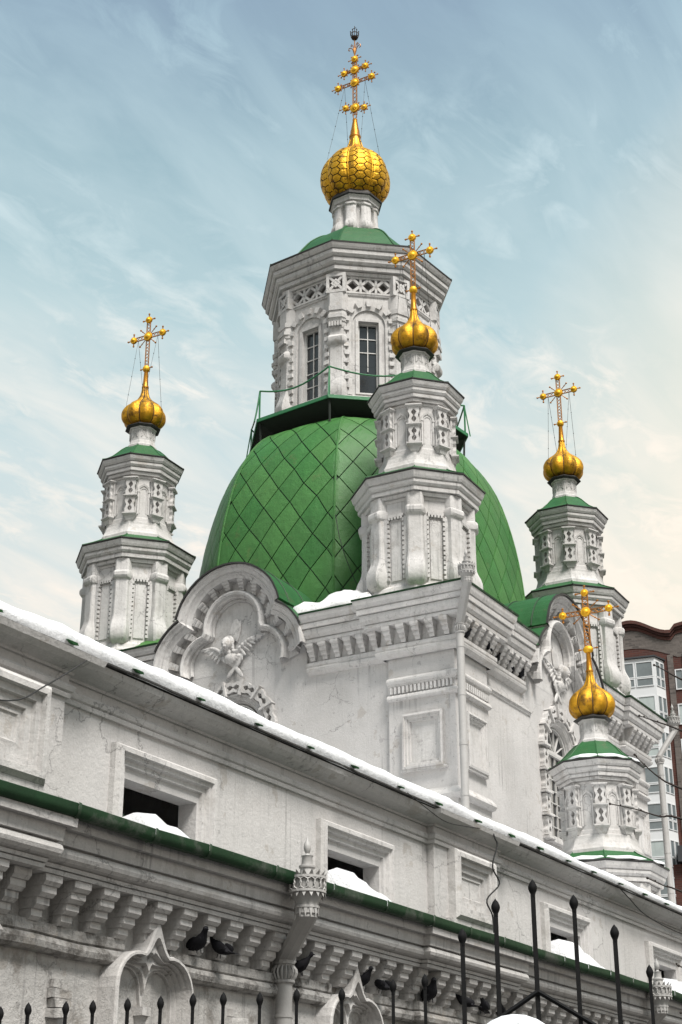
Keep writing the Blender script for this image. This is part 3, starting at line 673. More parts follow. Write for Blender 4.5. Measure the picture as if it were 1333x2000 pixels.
for k in range(8):
    ang = DR+O8+k*R(45); fr = face_frame(ang, WFW); mf = MB(); panes = []
    if k in (2, 3, 4, 5, 6):
        main = (k == 4)
        grid_window(mf, panes, -WHW, WHW, WZ0, WZ1, 2, 5 if not main else 5, .055, .026, -.17, fr, (.4,) if main else ())
        if main: mf.box(-.013, .013, -.19, -.14, WZ0+.8, WZ0+.95, fr) 
        wo_ = build(mf, 'window', 'window_white', ct, M=CM)
        for a0, a1, z0, z1 in panes:
            pm_ = MB(); pm_.box(a0, a1, -.185, -.175, z0, z1, fr); build(pm_, 'pane', 'glass', wo_, M=CM)
    # casing, arched recess line, toothed arch
    cs = frame_ring(rect_path(-.42, .42, WZ0-.02, WZ1+.07) , rect_path(-WHW, WHW, WZ0, WZ1), .035, .03, fr); b = len(cs.v)//4
    cs = MB(); cs.ribbon([[fr(a, n, z) for a, z in q] for q, n in ((rect_path(-.40, .40, WZ0-.05, WZ1+.08), 0), (rect_path(-.40, .40, WZ0-.05, WZ1+.08), .035), (rect_path(-WHW, WHW, WZ0, WZ1), .03), (rect_path(-WHW, WHW, WZ0, WZ1), -.01))], closed=True); build(cs, 'casing', 'plaster', ct, M=CM)
    ar = frame_ring(arch_path(.66, WZ0-.1, 25.72, 14), arch_path(.50, WZ0-.1, 25.72, 14), .075, .055, fr); ap = build(ar, 'window_arch', 'plaster', ct, M=CM)
    for i in range(7):                           # blocks round the arch
        a = R(12+26*i); x, z = math.cos(a), math.sin(a); tx, tz = -z, x; bl = MB()
        vs = []
        for nn in (0, .13):
            for rr, ww in ((.60, .065), (.80, .085)):
                for s_ in (-1, 1): vs.append(fr(x*rr+tx*ww*s_, nn, 25.72+z*rr+tz*ww*s_))
        bl.add(vs, [(0, 1, 3, 2), (4, 6, 7, 5), (0, 4, 5, 1), (2, 3, 7, 6), (0, 2, 6, 4), (1, 5, 7, 3)]); build(bl, 'block', 'plaster', ap, M=CM)
    for s_ in (-1, 1):
        for i in range(8 if k in (2, 3, 4, 5) else 0): z = WZ0+.1+i*.275; build(octo_wobble(MB().box(min(s_*.60, s_*.76), max(s_*.60, s_*.76), 0, .13, z, z+.14, fr), .03, 3), 'block', 'plaster', ap, M=CM)
    # pierced frieze: cavity wall, rails and lattice of bars
    z0, z1 = 26.78, 27.36; fz = MB(); hw_ = .78
    fz.ribbon([[fr(a, n, z) for a, z in q] for q, n in ((rect_path(-hw_, hw_, z0, z1), -.22), (rect_path(-hw_, hw_, z0, z1), .06), (rect_path(-hw_+.07, hw_-.07, z0+.06, z1-.06), .06), (rect_path(-hw_+.07, hw_-.07, z0+.06, z1-.06), -.08))], closed=True)
    A0, A1, B0, B1 = -hw_+.07, hw_-.07, z0+.06, z1-.06; zc = (B0+B1)/2; nC = 3; cw = (A1-A0)/nC
    def bar(p, q, w):
        dx, dz = q[0]-p[0], q[1]-p[1]; l = math.hypot(dx, dz); ox, oz = -dz/l*w/2, dx/l*w/2
        vs = [fr(x, n, z) for n in (-.08, .045) for x, z in ((p[0]+ox, p[1]+oz), (q[0]+ox, q[1]+oz), (q[0]-ox, q[1]-oz), (p[0]-ox, p[1]-oz))]
        fz.add(vs, [(3, 2, 1, 0), (4, 5, 6, 7), (0, 1, 5, 4), (1, 2, 6, 5), (2, 3, 7, 6), (3, 0, 4, 7)])
    for i in range(nC):
        l, r_ = A0+i*cw, A0+(i+1)*cw; m_ = (l+r_)/2
        for p, q in (((l, zc), (m_, B1)), ((m_, B1), (r_, zc)), ((l, zc), (m_, B0)), ((m_, B0), (r_, zc))): bar(p, q, .085)
        for z in (B0, B1): bar((l-.0, zc+(z-zc)*.25), (l-.0, z), .075)
        bar((r_, zc+(B0-zc)*.3), (r_, B0), .07) if i == nC-1 else None; bar((r_, zc+(B1-zc)*.3), (r_, B1), .07) if i == nC-1 else None
    build(fz, 'pierced_frieze', 'plaster', ct, M=CM)
mb = MB(); mb.lathe([(WR-.30, 26.65), (WR-.30, 27.5)], 8, DR, cap=False); build(mb, 'frieze_backing', 'plaster_worn', ct, M=CM)
mb = MB(); mb.lathe([(WR-.35, 26.70), (WR, 26.70), (WR+.04, 26.715), (WR+.06, 26.76), (WR+.02, 26.79), (WR-.35, 26.79)], 8, DR, cap=False); build(mb, 'string_course', 'plaster', ct, M=CM)
# drum pilasters at the eight corners
pil = MB(); rings = []
sec = [(-.3, -.33), (-.08, -.34), (.035, -.26), (.075, -.19), (.075, .19), (.035, .26), (-.08, .34), (-.3, .33)]
for z, sx, sy in ((22.9, .6, .5), (23.0, 1.8, .85), (23.12, 2.9, 1.08), (23.34, 3.4, 1.16), (23.56, 2.9, 1.12), (23.76, 1.9, 1.02), (23.95, 1.25, .95), (24.92, 1.15, .93), (24.95, 1.3, .96), (24.99, 2.0, 1.06), (25.07, 2.6, 1.12), (25.19, 2.7, 1.13), (25.27, 2.1, 1.06), (25.31, 1.3, .95), (25.52, 1.25, .93), (25.54, 1.5, .97), (25.72, 1.55, .97), (25.735, 2.0, 1.05), (25.83, 2.2, 1.08), (25.84, 2.7, 1.13), (25.95, 2.8, 1.14), (25.96, 2.2, 1.06), (26.10, 2.0, 1.04), (26.105, 2.5, 1.1), (26.26, 2.6, 1.12), (26.27, 1.9, 1.03), (26.74, 1.8, 1.0)):
    rings.append([(WR-.03+(x*sx if x > -.1 else x), y*sy, z) for x, y in sec])
pil.ribbon(rings, closed=True); pm = octo_wobble(pil, .022, 1.9).mesh('drum_pilaster', 28)
dn = MB()
for i in range(5): dn.box(WR+.06, WR+.17, -.20+i*.085, -.15+i*.085, 25.56, 25.71)
dnm = dn.mesh('dentil_row')
fp = MB(); fp.ribbon([[(WR+n, a, z) for a, z in q] for q, n in ((rect_path(-.30, .30, 26.74, 27.40), -.3), (rect_path(-.30, .30, 26.74, 27.40), .12), (rect_path(-.21, .21, 26.84, 27.30), .12), (rect_path(-.21, .21, 26.84, 27.30), -.02))], closed=True)
for p, q in (((-.21, 26.84), (.21, 27.30)), ((-.21, 27.30), (.21, 26.84))):
    dx, dz = q[0]-p[0], q[1]-p[1]; l = math.hypot(dx, dz); ox, oz = -dz/l*.04, dx/l*.04; e = .0 if p[1] < 27 else .004
    vs = [(WR+n+e, x, z) for n in (-.02, .10) for x, z in ((p[0]+ox, p[1]+oz), (q[0]+ox, q[1]+oz), (q[0]-ox, q[1]-oz), (p[0]-ox, p[1]-oz))]
    fp.add(vs, [(3, 2, 1, 0), (4, 5, 6, 7), (0, 1, 5, 4), (1, 2, 6, 5), (2, 3, 7, 6), (3, 0, 4, 7)])
fp.ribbon([[(WR+n, x, 27.07+z) for x, z in ((-r, 0), (0, r), (r, 0), (0, -r))] for n, r in ((-.02, .16), (.108, .16), (.108, .09), (-.02, .09))], closed=True)
fpm = fp.mesh('frieze_block')
for k in range(8):
    M_ = CM @ rotZ(DR+k*R(45)); p_ = link('drum_pilaster', pm, 'plaster', ct, M_); link('dentil_row', dnm, 'plaster', p_, M_); link('frieze_block', fpm, 'plaster', ct, M_)
# drum cornice and cap
mb = MB(); mb.lathe([(WR-.3, 27.36), (WR+.13, 27.37), (WR+.15, 27.46), (WR+.11, 27.48), (WR+.11, 27.49), (WR+.25, 27.50), (WR+.265, 27.61), (WR+.22, 27.63), (WR+.22, 27.64), (WR+.30, 27.66), (WR+.36, 27.73), (WR+.37, 27.84), (WR+.33, 27.86), (WR+.33, 27.87), (WR+.41, 27.88), (WR+.47, 27.95), (WR+.475, 28.06), (WR+.435, 28.08), (WR+.435, 28.09), (WR+.51, 28.10), (WR+.55, 28.16), (WR+.59, 28.24), (WR, 28.26)], 8, DR); build(octo_wobble(mb, .012, 1.2), 'drum_cornice', 'plaster', ct, M=CM)
mb = MB(); mb.lathe([(WR+.5, 28.22), (WR+.60, 28.255), (WR+.61, 28.30), (WR+.5, 28.32)], 8, DR, cap=False); build(octo_wobble(mb, .02, 2), 'eave_edge', 'eave_metal', ct, M=CM)
cp = [(WR+.59, 28.30), (2.7, 28.43), (2.3, 28.78), (2.0, 29.2), (1.68, 29.62), (1.3, 29.95), (1.0, 30.10), (.80, 30.15), (.6, 30.16)]
mb = MB(); mb.lathe(smooth_prof(cp, 3), 8, DR, cap=False); rf = build(mb, 'cap_roof', 'green_cap', ct, M=CM)
for k in range(8):
    a = DR+k*R(45); s_ = MB(); s_.tube([(r*math.cos(a), r*math.sin(a), z+.01) for r, z in smooth_prof(cp, 3)[:-2]], .03, 5); build(s_, 'seam', 'green_cap', rf, M=CM)
# top neck with reed pilasters
mb = MB(); mb.lathe([(.80, 30.0), (.80, 30.22), (.74, 30.28), (.68, 30.34), (.63, 30.4), (.63, 31.22), (.72, 31.25), (.73, 31.32), (.79, 31.36), (.80, 31.46), (.85, 31.52), (.6, 31.54)], 8, DR); build(mb, 'neck', 'plaster', ct, M=CM)
pl_ = MB(); pl_.ribbon([[(.60+x, y, z) for x, y in ((-.1, -w), (d*.5, -w), (d, -w*.6), (d, w*.6), (d*.5, w), (-.1, w))] for z, d, w in ((30.15, .08, .14), (30.2, .20, .20), (30.34, .26, .22), (30.50, .22, .21), (30.66, .14, .185), (31.18, .12, .18), (31.21, .16, .20), (31.28, .16, .20))], closed=True); plm = pl_.mesh('reed', 45)
for k in range(8): link('reed', plm, 'plaster', ct, CM @ rotZ(DR+k*R(45)))
mb = MB(); mb.lathe([(.80, 31.50), (.90, 31.54), (.905, 31.58), (.86, 31.64), (.78, 31.76), (.70, 31.84)], 8, DR); build(mb, 'collar', 'eave_metal', ct, M=CM)
# big onion with honeycomb scales
LOB = .085
op = smooth_prof([(.70, 31.74), (.94, 31.92), (1.10, 32.20), (1.15, 32.52), (1.11, 32.86), (.98, 33.16), (.77, 33.41), (.53, 33.60), (.35, 33.77), (.245, 33.98), (.19, 34.25), (.155, 34.6)], 4)
core = MB(); core.lathe([(r*.975, z) for r, z in op], 48, DR); 
core = MB(); lines = []
for r, z in [q for q in op if q[1] < 33.72]:
    ring = []
    for k in range(8):
        for i in range(6): phi = 2*i/6-1; a = DR+O8+k*R(45)+phi*O8; ring.append((r*.985*lobe(phi, LOB)*math.cos(a), r*.985*lobe(phi, LOB)*math.sin(a), z))
    lines.append(ring)
core.ribbon(lines, closed=True); od = build(core, 'onion_dome', 'gold_seam', ct, 60, M=CM)
oarc = [0.0]
for (r0, z0), (r1, z1) in zip(op, op[1:]): oarc.append(oarc[-1]+math.hypot(r1-r0, z1-z0))
def onion_map(ang):
    def f(s, t, h):
        t = max(0, min(oarc[-1]-1e-6, t))
        for i in range(len(oarc)-1):
            if t <= oarc[i+1]: break
        k = (t-oarc[i])/(oarc[i+1]-oarc[i]); (r0, z0), (r1, z1) = op[i], op[i+1]; r = r0+(r1-r0)*k; z = z0+(z1-z0)*k
        l = math.hypot(z1-z0, r1-r0); nr, nz = (z1-z0)/l, -(r1-r0)/l
        phi = max(-1, min(1, s/(r*O8))); rr = r*lobe(phi, LOB)+h*nr; a = ang+phi*O8
        return (rr*math.cos(a), rr*math.sin(a), z+h*nz)
    return f
HW, HH = .40, .245
for k in range(8):
    fm = onion_map(DR+O8+k*R(45))
    for row in range(-1, 13):
        for cidx in range(-2, 3):
            s0 = cidx*HW*.75; t0 = .02+row*HH+(HH/2 if cidx % 2 else 0)
            poly = [(s0-HW/2, t0), (s0-HW*.25, t0-HH/2), (s0+HW*.25, t0-HH/2), (s0+HW/2, t0), (s0+HW*.25, t0+HH/2), (s0-HW*.25, t0+HH/2)]
            poly = clip_half(poly, 0, -1, 0)
            if len(poly) > 2: poly = clip_half(poly, 0, 1, 2.30)
            # gore edge: step along height
            if len(poly) < 3: continue
            tm_ = max(0, min(oarc[-1]-.01, t0)); i = max(j for j in range(len(oarc)-1) if oarc[j] <= tm_)
            (r0, z0), (r1, z1) = op[i], op[i+1]; m_ = (r1-r0)/(oarc[i+1]-oarc[i])*O8; h0 = r0*O8*.94
            for sg in (-1, 1):
                if len(poly) > 2: poly = clip_half(poly, sg, -m_, h0-m_*oarc[i])
            if len(poly) < 3 or area(poly) < .006: continue
            build(tile_mesh(shrink(poly, .015), fm, .012, 1, .004), 'scale', 'gold', od, M=CM)
nk = MB(); nk.lathe([(r*.97, z) for r, z in op if z > 33.5], 16, DR); build(nk, 'onion_neck', 'gold_dull', od, 60, M=CM)
for k in range(8):
    a = DR+k*R(45); s_ = MB(); s_.tube([(r*.93*math.cos(a), r*.93*math.sin(a), z) for r, z in op if z < 34.2], .03, 6); build(s_, 'rib', 'gold', od, 60, M=CM)
mb = MB(); mb.lathe([(.19, 34.3), (.205, 34.36), (.17, 34.42), (.075, 35.02), (.085, 35.06), (.05, 35.1)], 12); build(mb, 'spire', 'gold_dull', ct, 50, M=CM)
# three-barred cross with crown
fr_ = MB(); lattice_arm(fr_, (0, 0, 35.25), (0, 0, 37.75), (0, 1, 0), .075, .021, .16)
lattice_arm(fr_, (0, -.66, 36.62), (0, .66, 36.62), (0, 0, 1), .062, .018, .15); lattice_arm(fr_, (0, -.42, 37.16), (0, .42, 37.16), (0, 0, 1), .055, .017, .15); lattice_arm(fr_, (0, -.36, 35.44), (0, .36, 35.68), (0, 0, 1), .055, .017, .12)
fr_.tube([(0, -.065, 35.3), (0, -.06, 35.16), (0, 0, 35.08), (0, .06, 35.16), (0, .065, 35.3)], .018, 6)
cr = build(fr_, 'cross', 'rust_gold', ct, M=CM)
for y, z, r in ((0, 37.62, .125), (0, 37.16, .16), (.42, 37.16, .115), (-.42, 37.16, .115), (0, 36.62, .165), (.66, 36.62, .12), (-.66, 36.62, .12), (0, 35.56, .175), (.36, 35.68, .115), (-.36, 35.44, .115)):
    link('disc', disc_mesh(r).mesh('disc', 50), 'gold_disc', cr, CM @ Matrix.Translation((0, y, z)) @ DISC_M)
    for i in range(8):
        sp_ = MB(); a = R(45*i); spike(sp_, (0, y+r*.85*math.cos(a), z+r*.85*math.sin(a)), (0, math.cos(a), math.sin(a)), .13 if i % 2 == 0 else .07, .012); build(sp_, 'ray', 'rust_gold', cr, 50, M=CM)
cw_ = MB(); cw_.tube([(0, 0, 37.7), (0, 0, 38.5)], .02, 6); cw_.lathe([(.02, 37.8), (.075, 38.02), (.02, 38.1)], 6)
for s_ in (-1, 1):
    cw_.tube([(0, s_*.03, 37.98), (0, s_*.13, 38.15), (0, s_*.22, 38.17), (0, s_*.24, 38.08), (0, s_*.18, 38.05)], .017, 5); cw_.tube([(0, s_*.03, 38.05), (0, s_*.06, 38.22), (0, s_*.12, 38.30), (0, s_*.15, 38.24), (0, s_*.10, 38.21)], .015, 5)
build(cw_, 'scrollwork', 'rust_gold', cr, 50, M=CM)
cw_ = MB(); cw_.lathe([(.04, 38.46), (.11, 38.52), (.125, 38.56), (.10, 38.5)], 10); cw_.lathe([(.13, 38.68), (.135, 38.72), (.12, 38.72)], 10, cap=False)
for i in range(6):
    a = R(60*i); c_, s_ = math.cos(a), math.sin(a); cw_.tube([(.11*c_, .11*s_, 38.54), (.14*c_, .14*s_, 38.66), (.14*c_, .14*s_, 38.80)], .014, 5); cw_.ball((.14*c_, .14*s_, 38.81), .024, 6, 4)
cw_.tube([(0, 0, 38.5), (0, 0, 39.05)], .012, 5); cw_.tube([(0, -.06, 38.96), (0, .06, 38.96)], .011, 5); cw_.ball((0, 0, 38.6), .05, 8, 6)
build(cw_, 'crown', 'gold_seam', cr, 50, M=CM)
for sy in (-1, 1):
    for a in (40, 140):
        g_ = MB(); A = Vector((0, sy*.40, 36.56)); B = Vector((.98*math.cos(R(a)), sy*.98*math.sin(R(a)), 33.2)); g_.tube([A, (A+B)/2-Vector((0, 0, .03)), B], .006, 4)
        for i in range(1, 6): g_.ball(A+(B-A)*(i/5.5), .018, 5, 4)
        build(g_, 'guy_wire', 'cable', ct, M=CM)

# ================================================================== main church block
U0, V0, U1, V1 = 31.50, 15.45, 43.80, 27.55       # wall planes
PJ = .12                                            # pilasters stand proud
church = thing('church_block', 'white plastered church block under the green dome, with angel gables and corner pilasters', 'church', (U0, V0, 0))
FL = lambda a, n, z: (U0-n, a, z)                   # left face: a = y
FR = lambda a, n, z: (a, V0-n, z)                   # right face: a = x
GL, GR = 21.5, 37.62                                # gable centres
def wall_holes(mb, fr, a0, a1, z0, z1, hole, depth):
    xs = [a0, hole[0], hole[1], a1]; zz = [z0, hole[2], hole[3], z1]
    for i in range(3):
        for j in range(3):
            if i == 1 and j == 1: continue
            mb.add([fr(xs[i], 0, zz[j]), fr(xs[i+1], 0, zz[j]), fr(xs[i+1], 0, zz[j+1]), fr(xs[i], 0, zz[j+1])], [(0, 1, 2, 3)])
    q = rect_path(*hole); mb.ribbon([[fr(a, 0, z) for a, z in q], [fr(a, -depth, z) for a, z in q]], closed=True)
WH = .80; WS = 12.35; WB = 10.05
wl_ = MB()
wall_holes(wl_, FL, V0, V1, 0, 14.85, (GL-WH, GL+WH, WB, WS+WH), .5)
wall_holes(wl_, FR, U0, U1, 0, 14.85, (GR-WH, GR+WH, WB, WS+WH), .5)
wl_.add([(U1, V0, 0), (U1, V1, 0), (U1, V1, 14.85), (U1, V0, 14.85)], [(0, 1, 2, 3)]); wl_.add([(U0, V1, 0), (U1, V1, 0), (U1, V1, 14.85), (U0, V1, 14.85)], [(0, 1, 2, 3)])
build(wl_, 'wall', 'plaster_wall', church)
# corner pilasters
PW = 1.62
def pilaster(x0, x1, y0, y1):
    mb = MB(); mb.box(x0, x1, y0, y1, 0, 14.3); return build(mb, 'pilaster', 'plaster_wall', church)
corners = [(U0-PJ, U0+PW, V0-PJ, V0+PW), (U0-PJ, U0+PW, V1-PW, V1+PJ), (U1-PW, U1+PJ, V0-PJ, V0+PW)]
for x0, x1, y0, y1 in corners:
    p_ = pilaster(x0, x1, y0, y1)
    path = [(x0, y1), (x0, y0), (x1, y0)]; 
    if y1 > 20: path = [(x0, y1), (x0, y0)]
    def band(prof, name='band', mat='plaster'):
        mb = MB(); mb.sweep(path if y1 < 20 else [(x0, y1), (x0, y0), (x0+.3, y0)], prof); return build(octo_wobble(mb, .006, 2), name, mat, p_)
    # travel direction: down the left face (-y), outward = -x
    band([(-.02, 12.70), (.05, 12.71), (.06, 12.76), (.10, 12.78), (.12, 12.83), (.12, 12.87), (.06, 12.93), (-.02, 12.94)])
    band([(-.02, 12.36), (.08, 12.38), (.11, 12.42), (.10, 12.47), (.05, 12.52), (.02, 12.53), (.02, 12.705), (-.02, 12.706)])
    band([(-.02, 9.92), (.10, 9.95), (.14, 10.02), (.12, 10.08), (.06, 10.14), (.03, 10.2), (-.02, 10.21)])
    n = int((y1-y0)/.105)
    for i in range(n): a = y0+.03+i*(y1-y0-.06)/n; build(MB().box(x0-.085, x0-.015, a, a+.058, 12.54, 12.70), 'dentil', 'plaster', p_)
    if y1 < 20:
        for i in range(n): a = x0+.03+i*(x1-x0-.06)/n; build(MB().box(a, a+.058, y0-.085, y0-.015, 12.54, 12.70), 'dentil', 'plaster', p_)
    st = [(0, 0.0), (0.0, .13), (.05, .14), (.065, .10), (.11, .10), (.125, .06), (.17, .06), (.185, .012), (.22, .012)]
    fr = lambda a, n, z: (x0-n, a, z)
    build(stepped_frame(y0+.30, y0+1.34, 10.70, 12.00, st, fr), 'panel', 'plaster', p_)
    build(MB().box(y0+.24, y0+1.40, 0, .10, 10.64, 10.698, fr), 'panel_sill', 'plaster', p_)
    if y1 < 20:
        fr = lambda a, n, z: (a, y0-n, z)
        b0 = x0+.36
        build(stepped_frame(b0, b0+1.04, 10.70, 12.00, st, fr), 'panel', 'plaster', p_); build(MB().box(b0-.06, b0+1.10, 0, .10, 10.64, 10.698, fr), 'panel_sill', 'plaster', p_)
# main cornice with breaks over the pilasters
E2 = .05
cor_prof = [(0, 13.42), (.06, 13.44), (.13, 13.50), (.15, 13.56), (.11, 13.60), (.13, 13.64), (.13, 13.72), (.03, 13.74), (.03, 14.15), (.33, 14.155), (.34, 14.23), (.30, 14.245), (.30, 14.255), (.34, 14.27), (.40, 14.34), (.42, 14.42), (.42, 14.47), (.38, 14.48), (.38, 14.49), (.46, 14.495), (.47, 14.61), (.44, 14.62), (.44, 14.63), (.49, 14.65), (.52, 14.73), (.54, 14.84), (.2, 14.86)]
roof_prof = [(.40, 14.842), (.56, 14.846), (.565, 14.89), (.40, 14.93)]
GH = 2.16                                            # half width of the gable at the cornice
def cornice(path, caps=True):
    mb = MB(); mb.sweep(path, cor_prof); build(octo_wobble(mb, .01, 1.2), 'cornice', 'plaster', church)
    mb = MB(); mb.sweep(path, roof_prof); build(octo_wobble(mb, .012, 2), 'eave_edge', 'green_dark', church)
pw = PW+.12
cornice([(U0, GL-GH), (U0, V0+pw), (U0-PJ-E2, V0+pw), (U0-PJ-E2, V0-PJ-E2), (U0+pw, V0-PJ-E2), (U0+pw, V0), (GR-GH, V0)])
cornice([(U0-PJ-E2, V1+PJ), (U0-PJ-E2, V1-pw), (U0, V1-pw), (U0, GL+GH)])
cornice([(GR+GH, V0), (U1-pw, V0), (U1-pw, V0-PJ-E2), (U1+PJ+E2, V0-PJ-E2), (U1+PJ+E2, V0+4)])
cm_big = corbel_mesh(.21, .40, (.30, .245, .18, .115)).mesh('corbel')
def corbel_row(fr, a0, a1, ztop, pitch, parent, me, mat='plaster', rnd=0.0):
    n = max(1, round((a1-a0)/pitch)); out = Vector(fr(0, 1, 0))-Vector(fr(0, 0, 0)); along = Vector(fr(1, 0, 0))-Vector(fr(0, 0, 0))
    for i in range(n):
        a = a0+(i+.5)*(a1-a0)/n; o_ = Vector(fr(a, 0, ztop)); M_ = Matrix.Identity(4)
        for r_ in range(3): M_[r_][0] = along[r_]; M_[r_][1] = out[r_]; M_[r_][3] = o_[r_]
        if rnd: M_ = M_ @ Matrix.Rotation(random.uniform(-rnd, rnd), 4, 'Z')
        link('corbel', me, mat, parent, M_)
sh = lambda fr, d: (lambda a, n, z: fr(a, n+d, z))
PE = PJ+E2
corbel_row(sh(FL, .03), V0+pw+.05, GL-GH, 14.15, .37, church, cm_big); corbel_row(sh(FL, PE+.03), V0-PE-.05, V0+pw-.05, 14.15, .39, church, cm_big)
corbel_row(sh(FR, PE+.03), U0-PE-.0, U0+pw-.05, 14.15, .39, church, cm_big); corbel_row(sh(FR, .03), U0+pw+.05, GR-GH, 14.15, .37, church, cm_big)
corbel_row(sh(FL, .03), GL+GH, V1-pw, 14.15, .37, church, cm_big); corbel_row(sh(FR, .03), GR+GH, U1-pw-.05, 14.15, .37, church, cm_big); corbel_row(sh(FR, PE+.03), U1-pw+.05, U1+PE, 14.15, .39, church, cm_big)
# flat moulding under the cornice of the right face
mb = MB(); mb.sweep([(U0+PW, V0), (GR-1.75, V0)], [(0, 12.93), (.03, 12.95), (.04, 13.0), (.07, 13.02), (.07, 13.06), (.02, 13.1), (0, 13.11)]); build(mb, 'string_course', 'plaster', church)

# ---- trefoil gables
def lobes(c1, r1, a0, a1, c2, r2, b0, n1=9, n2=20):
    p = []
    for i in range(n1): a = R(a0+(a1-a0)*i/(n1-1)); p.append((c1[0]+r1*math.cos(a), c1[1]+r1*math.sin(a)))
    for i in range(n2): a = R(b0+(180-2*b0)*i/(n2-1)); p.append((c2[0]+r2*math.cos(a), c2[1]+r2*math.sin(a)))
    return p + [(-x, z) for x, z in reversed(p[:n1])]
OUT = lobes((.93, 14.12), 1.33, 2, 66, (0, 15.02), 1.60, 14)
INN = lobes((.72, 14.12), .70, -18, 84, (0, 15.08), .74, -12)
def gable(fr, gc, name_label):
    g = lambda a, n, z: fr(gc+a, n, z)
    prof = [(0, -.25), (0, .52), (.07, .53), (.11, .47), (.20, .45), (.24, .40), (.27, .42), (.33, .36), (.40, .33), (.41, .06), (.76, .06), (.77, .20), (.80, .28), (.86, .31), (.93, .28), (.95, .20), (1.0, .17), (1.0, .01)]
    mb = MB(); mb.ribbon([[g(o_[0]+(i_[0]-o_[0])*w, n, o_[1]+(i_[1]-o_[1])*w) for o_, i_ in zip(OUT, INN)] for w, n in prof])
    # tympanum and back of the gable wall
    octo_wobble(mb, .01, 1.3); tp = [g(x, .004, z) for x, z in INN]; mb.add(tp, [tuple(range(len(tp)))])
    gb = build(mb, 'gable', 'plaster', church)
    r2 = [(x*.93, z-.04) for x, z in INN]
    lip = MB(); lip.ribbon([[g(x, n, z) for x, z in q] for q, n in ((INN, .02), (INN, .09), ([(x*.95, 14.9+(z-14.9)*.95) for x, z in INN], .10), ([(x*.93, 14.9+(z-14.9)*.93) for x, z in INN], .02))]); build(lip, 'inner_moulding', 'plaster', gb)
    # radial corbels
    cm = corbel_mesh(.20, .44, (.26, .20, .145, .09), .13).mesh('corbel')
    L = [0.0]; mid = [((o_[0]*.6+i_[0]*.4), (o_[1]*.6+i_[1]*.4)) for o_, i_ in zip(OUT, INN)]
    for p, q in zip(mid, mid[1:]): L.append(L[-1]+math.hypot(q[0]-p[0], q[1]-p[1]))
    nC = 14
    for k in range(nC):
        t = L[-1]*(k+.5)/nC; i = max(j for j in range(len(L)-1) if L[j] <= t); f = (t-L[i])/(L[i+1]-L[i])
        lerp = lambda A: (A[i][0]+(A[i+1][0]-A[i][0])*f, A[i][1]+(A[i+1][1]-A[i][1])*f)
        o_, n_ = lerp(OUT), lerp(INN); top = (o_[0]+(n_[0]-o_[0])*.40, o_[1]+(n_[1]-o_[1])*.40)
        rad = Vector((n_[0]-o_[0], n_[1]-o_[1])); ln = rad.length*.36; rad.normalize()
        P0 = Vector(g(top[0], .06, top[1])); up = Vector(g(-rad.x, 0, -rad.y))-Vector(g(0, 0, 0)); outv = Vector(g(0, 1, 0))-Vector(g(0, 0, 0)); al = Vector(g(rad.y, 0, -rad.x))-Vector(g(0, 0, 0))
        M_ = Matrix.Identity(4)
        for r_ in range(3): M_[r_][0] = al[r_]; M_[r_][1] = outv[r_]; M_[r_][2] = up[r_]*ln/.44; M_[r_][3] = P0[r_]
        link('corbel', cm, 'plaster', gb, M_)
    # curved metal roof running back to the dome
    R_ = lobes((.93, 14.12), 1.38, 22, 66, (0, 15.02), 1.65, 14)
    rf = MB(); rf.ribbon([[g(x, n, z) for x, z in q] for q, n in ((R_, .56), (R_, -3.2))]); ro = build(octo_wobble(rf, .02, 1.1), 'gable_roof', 'green_cap', church)
    for d in (.1, -.75, -1.6, -2.4):
        s_ = MB(); s_.tube([g(x, d, z+.01) for x, z in R_], .018, 5); build(s_, 'seam', 'seam', ro)
    ed = MB(); R2 = lobes((.93, 14.12), 1.335, 22, 66, (0, 15.02), 1.605, 14); ed.ribbon([[g(x, n, z) for x, z in q] for q, n in ((R2, .525), (R2, .57), (R_, .572), (R_, .52))]); build(octo_wobble(ed, .012, 2), 'eave_edge', 'eave_metal', ro)
    # angel in relief
    an = MB()
    def ell(a, n, z, r, sa=1, sn=1, sz=1, tilt=0.0):
        m = MB(); m.ball((0, 0, 0), r, 12, 9, (sa, sn, sz)); c_, s_ = math.cos(tilt), math.sin(tilt)
        an.add([g(a+x*c_-z_*s_, n+y, z+x*s_+z_*c_) for x, y, z_ in m.v], m.f)
    H = (.16, 14.60)
    ell(H[0], .26, H[1], .145, .88, .95, 1.15, .1); ell(H[0]+.01, .385, H[1]-.03, .032, .8, 1, 1.4); ell(H[0]+.0, .36, H[1]-.10, .045, 1.2, .8, .6)
    for i in range(11): t = R(-20+22*i); ell(H[0]+.125*math.cos(t), .18, H[1]+.05+.125*math.sin(t), .062, 1, 1, 1)
    for s_ in (-1, 1):
        for j in range(3): ell(H[0]+s_*(.135+.01*j), .17, H[1]-.05-.07*j, .045)
    ell(H[0]-.02, .15, H[1]-.20, .075, 1, 1, 1.2); ell(H[0]-.05, .10, H[1]-.36, .19, 1.1, .7, .8)
    for i in range(9): t = R(200+17.5*i); ell(H[0]-.05+.24*math.cos(t), .14, H[1]-.26+.22*math.sin(t), .06, 1.1, .8, .9)
    for sg, tipx, tipz in ((1, .98, 14.66), (-1, -.82, 14.80)):      # wings
        bx_, bz_ = H[0]+sg*.22, H[1]-.20
        for i in range(9):                      # feathers hang from the leading edge
            t = i/8; px_, pz_ = bx_+(tipx-bx_)*t*.85, bz_+(tipz-bz_)*(t*.85)+.07*math.sin(math.pi*t); L_ = .34-.10*t
            dx, dz = sg*(.55+.45*t), -(.75-.72*t); l = math.hypot(dx, dz); dx, dz = dx/l, dz/l
            ell(px_+dx*L_*.45, .085+.02*(i % 2), pz_+dz*L_*.45, L_/2, 1, .16, .26, math.atan2(dz, dx))
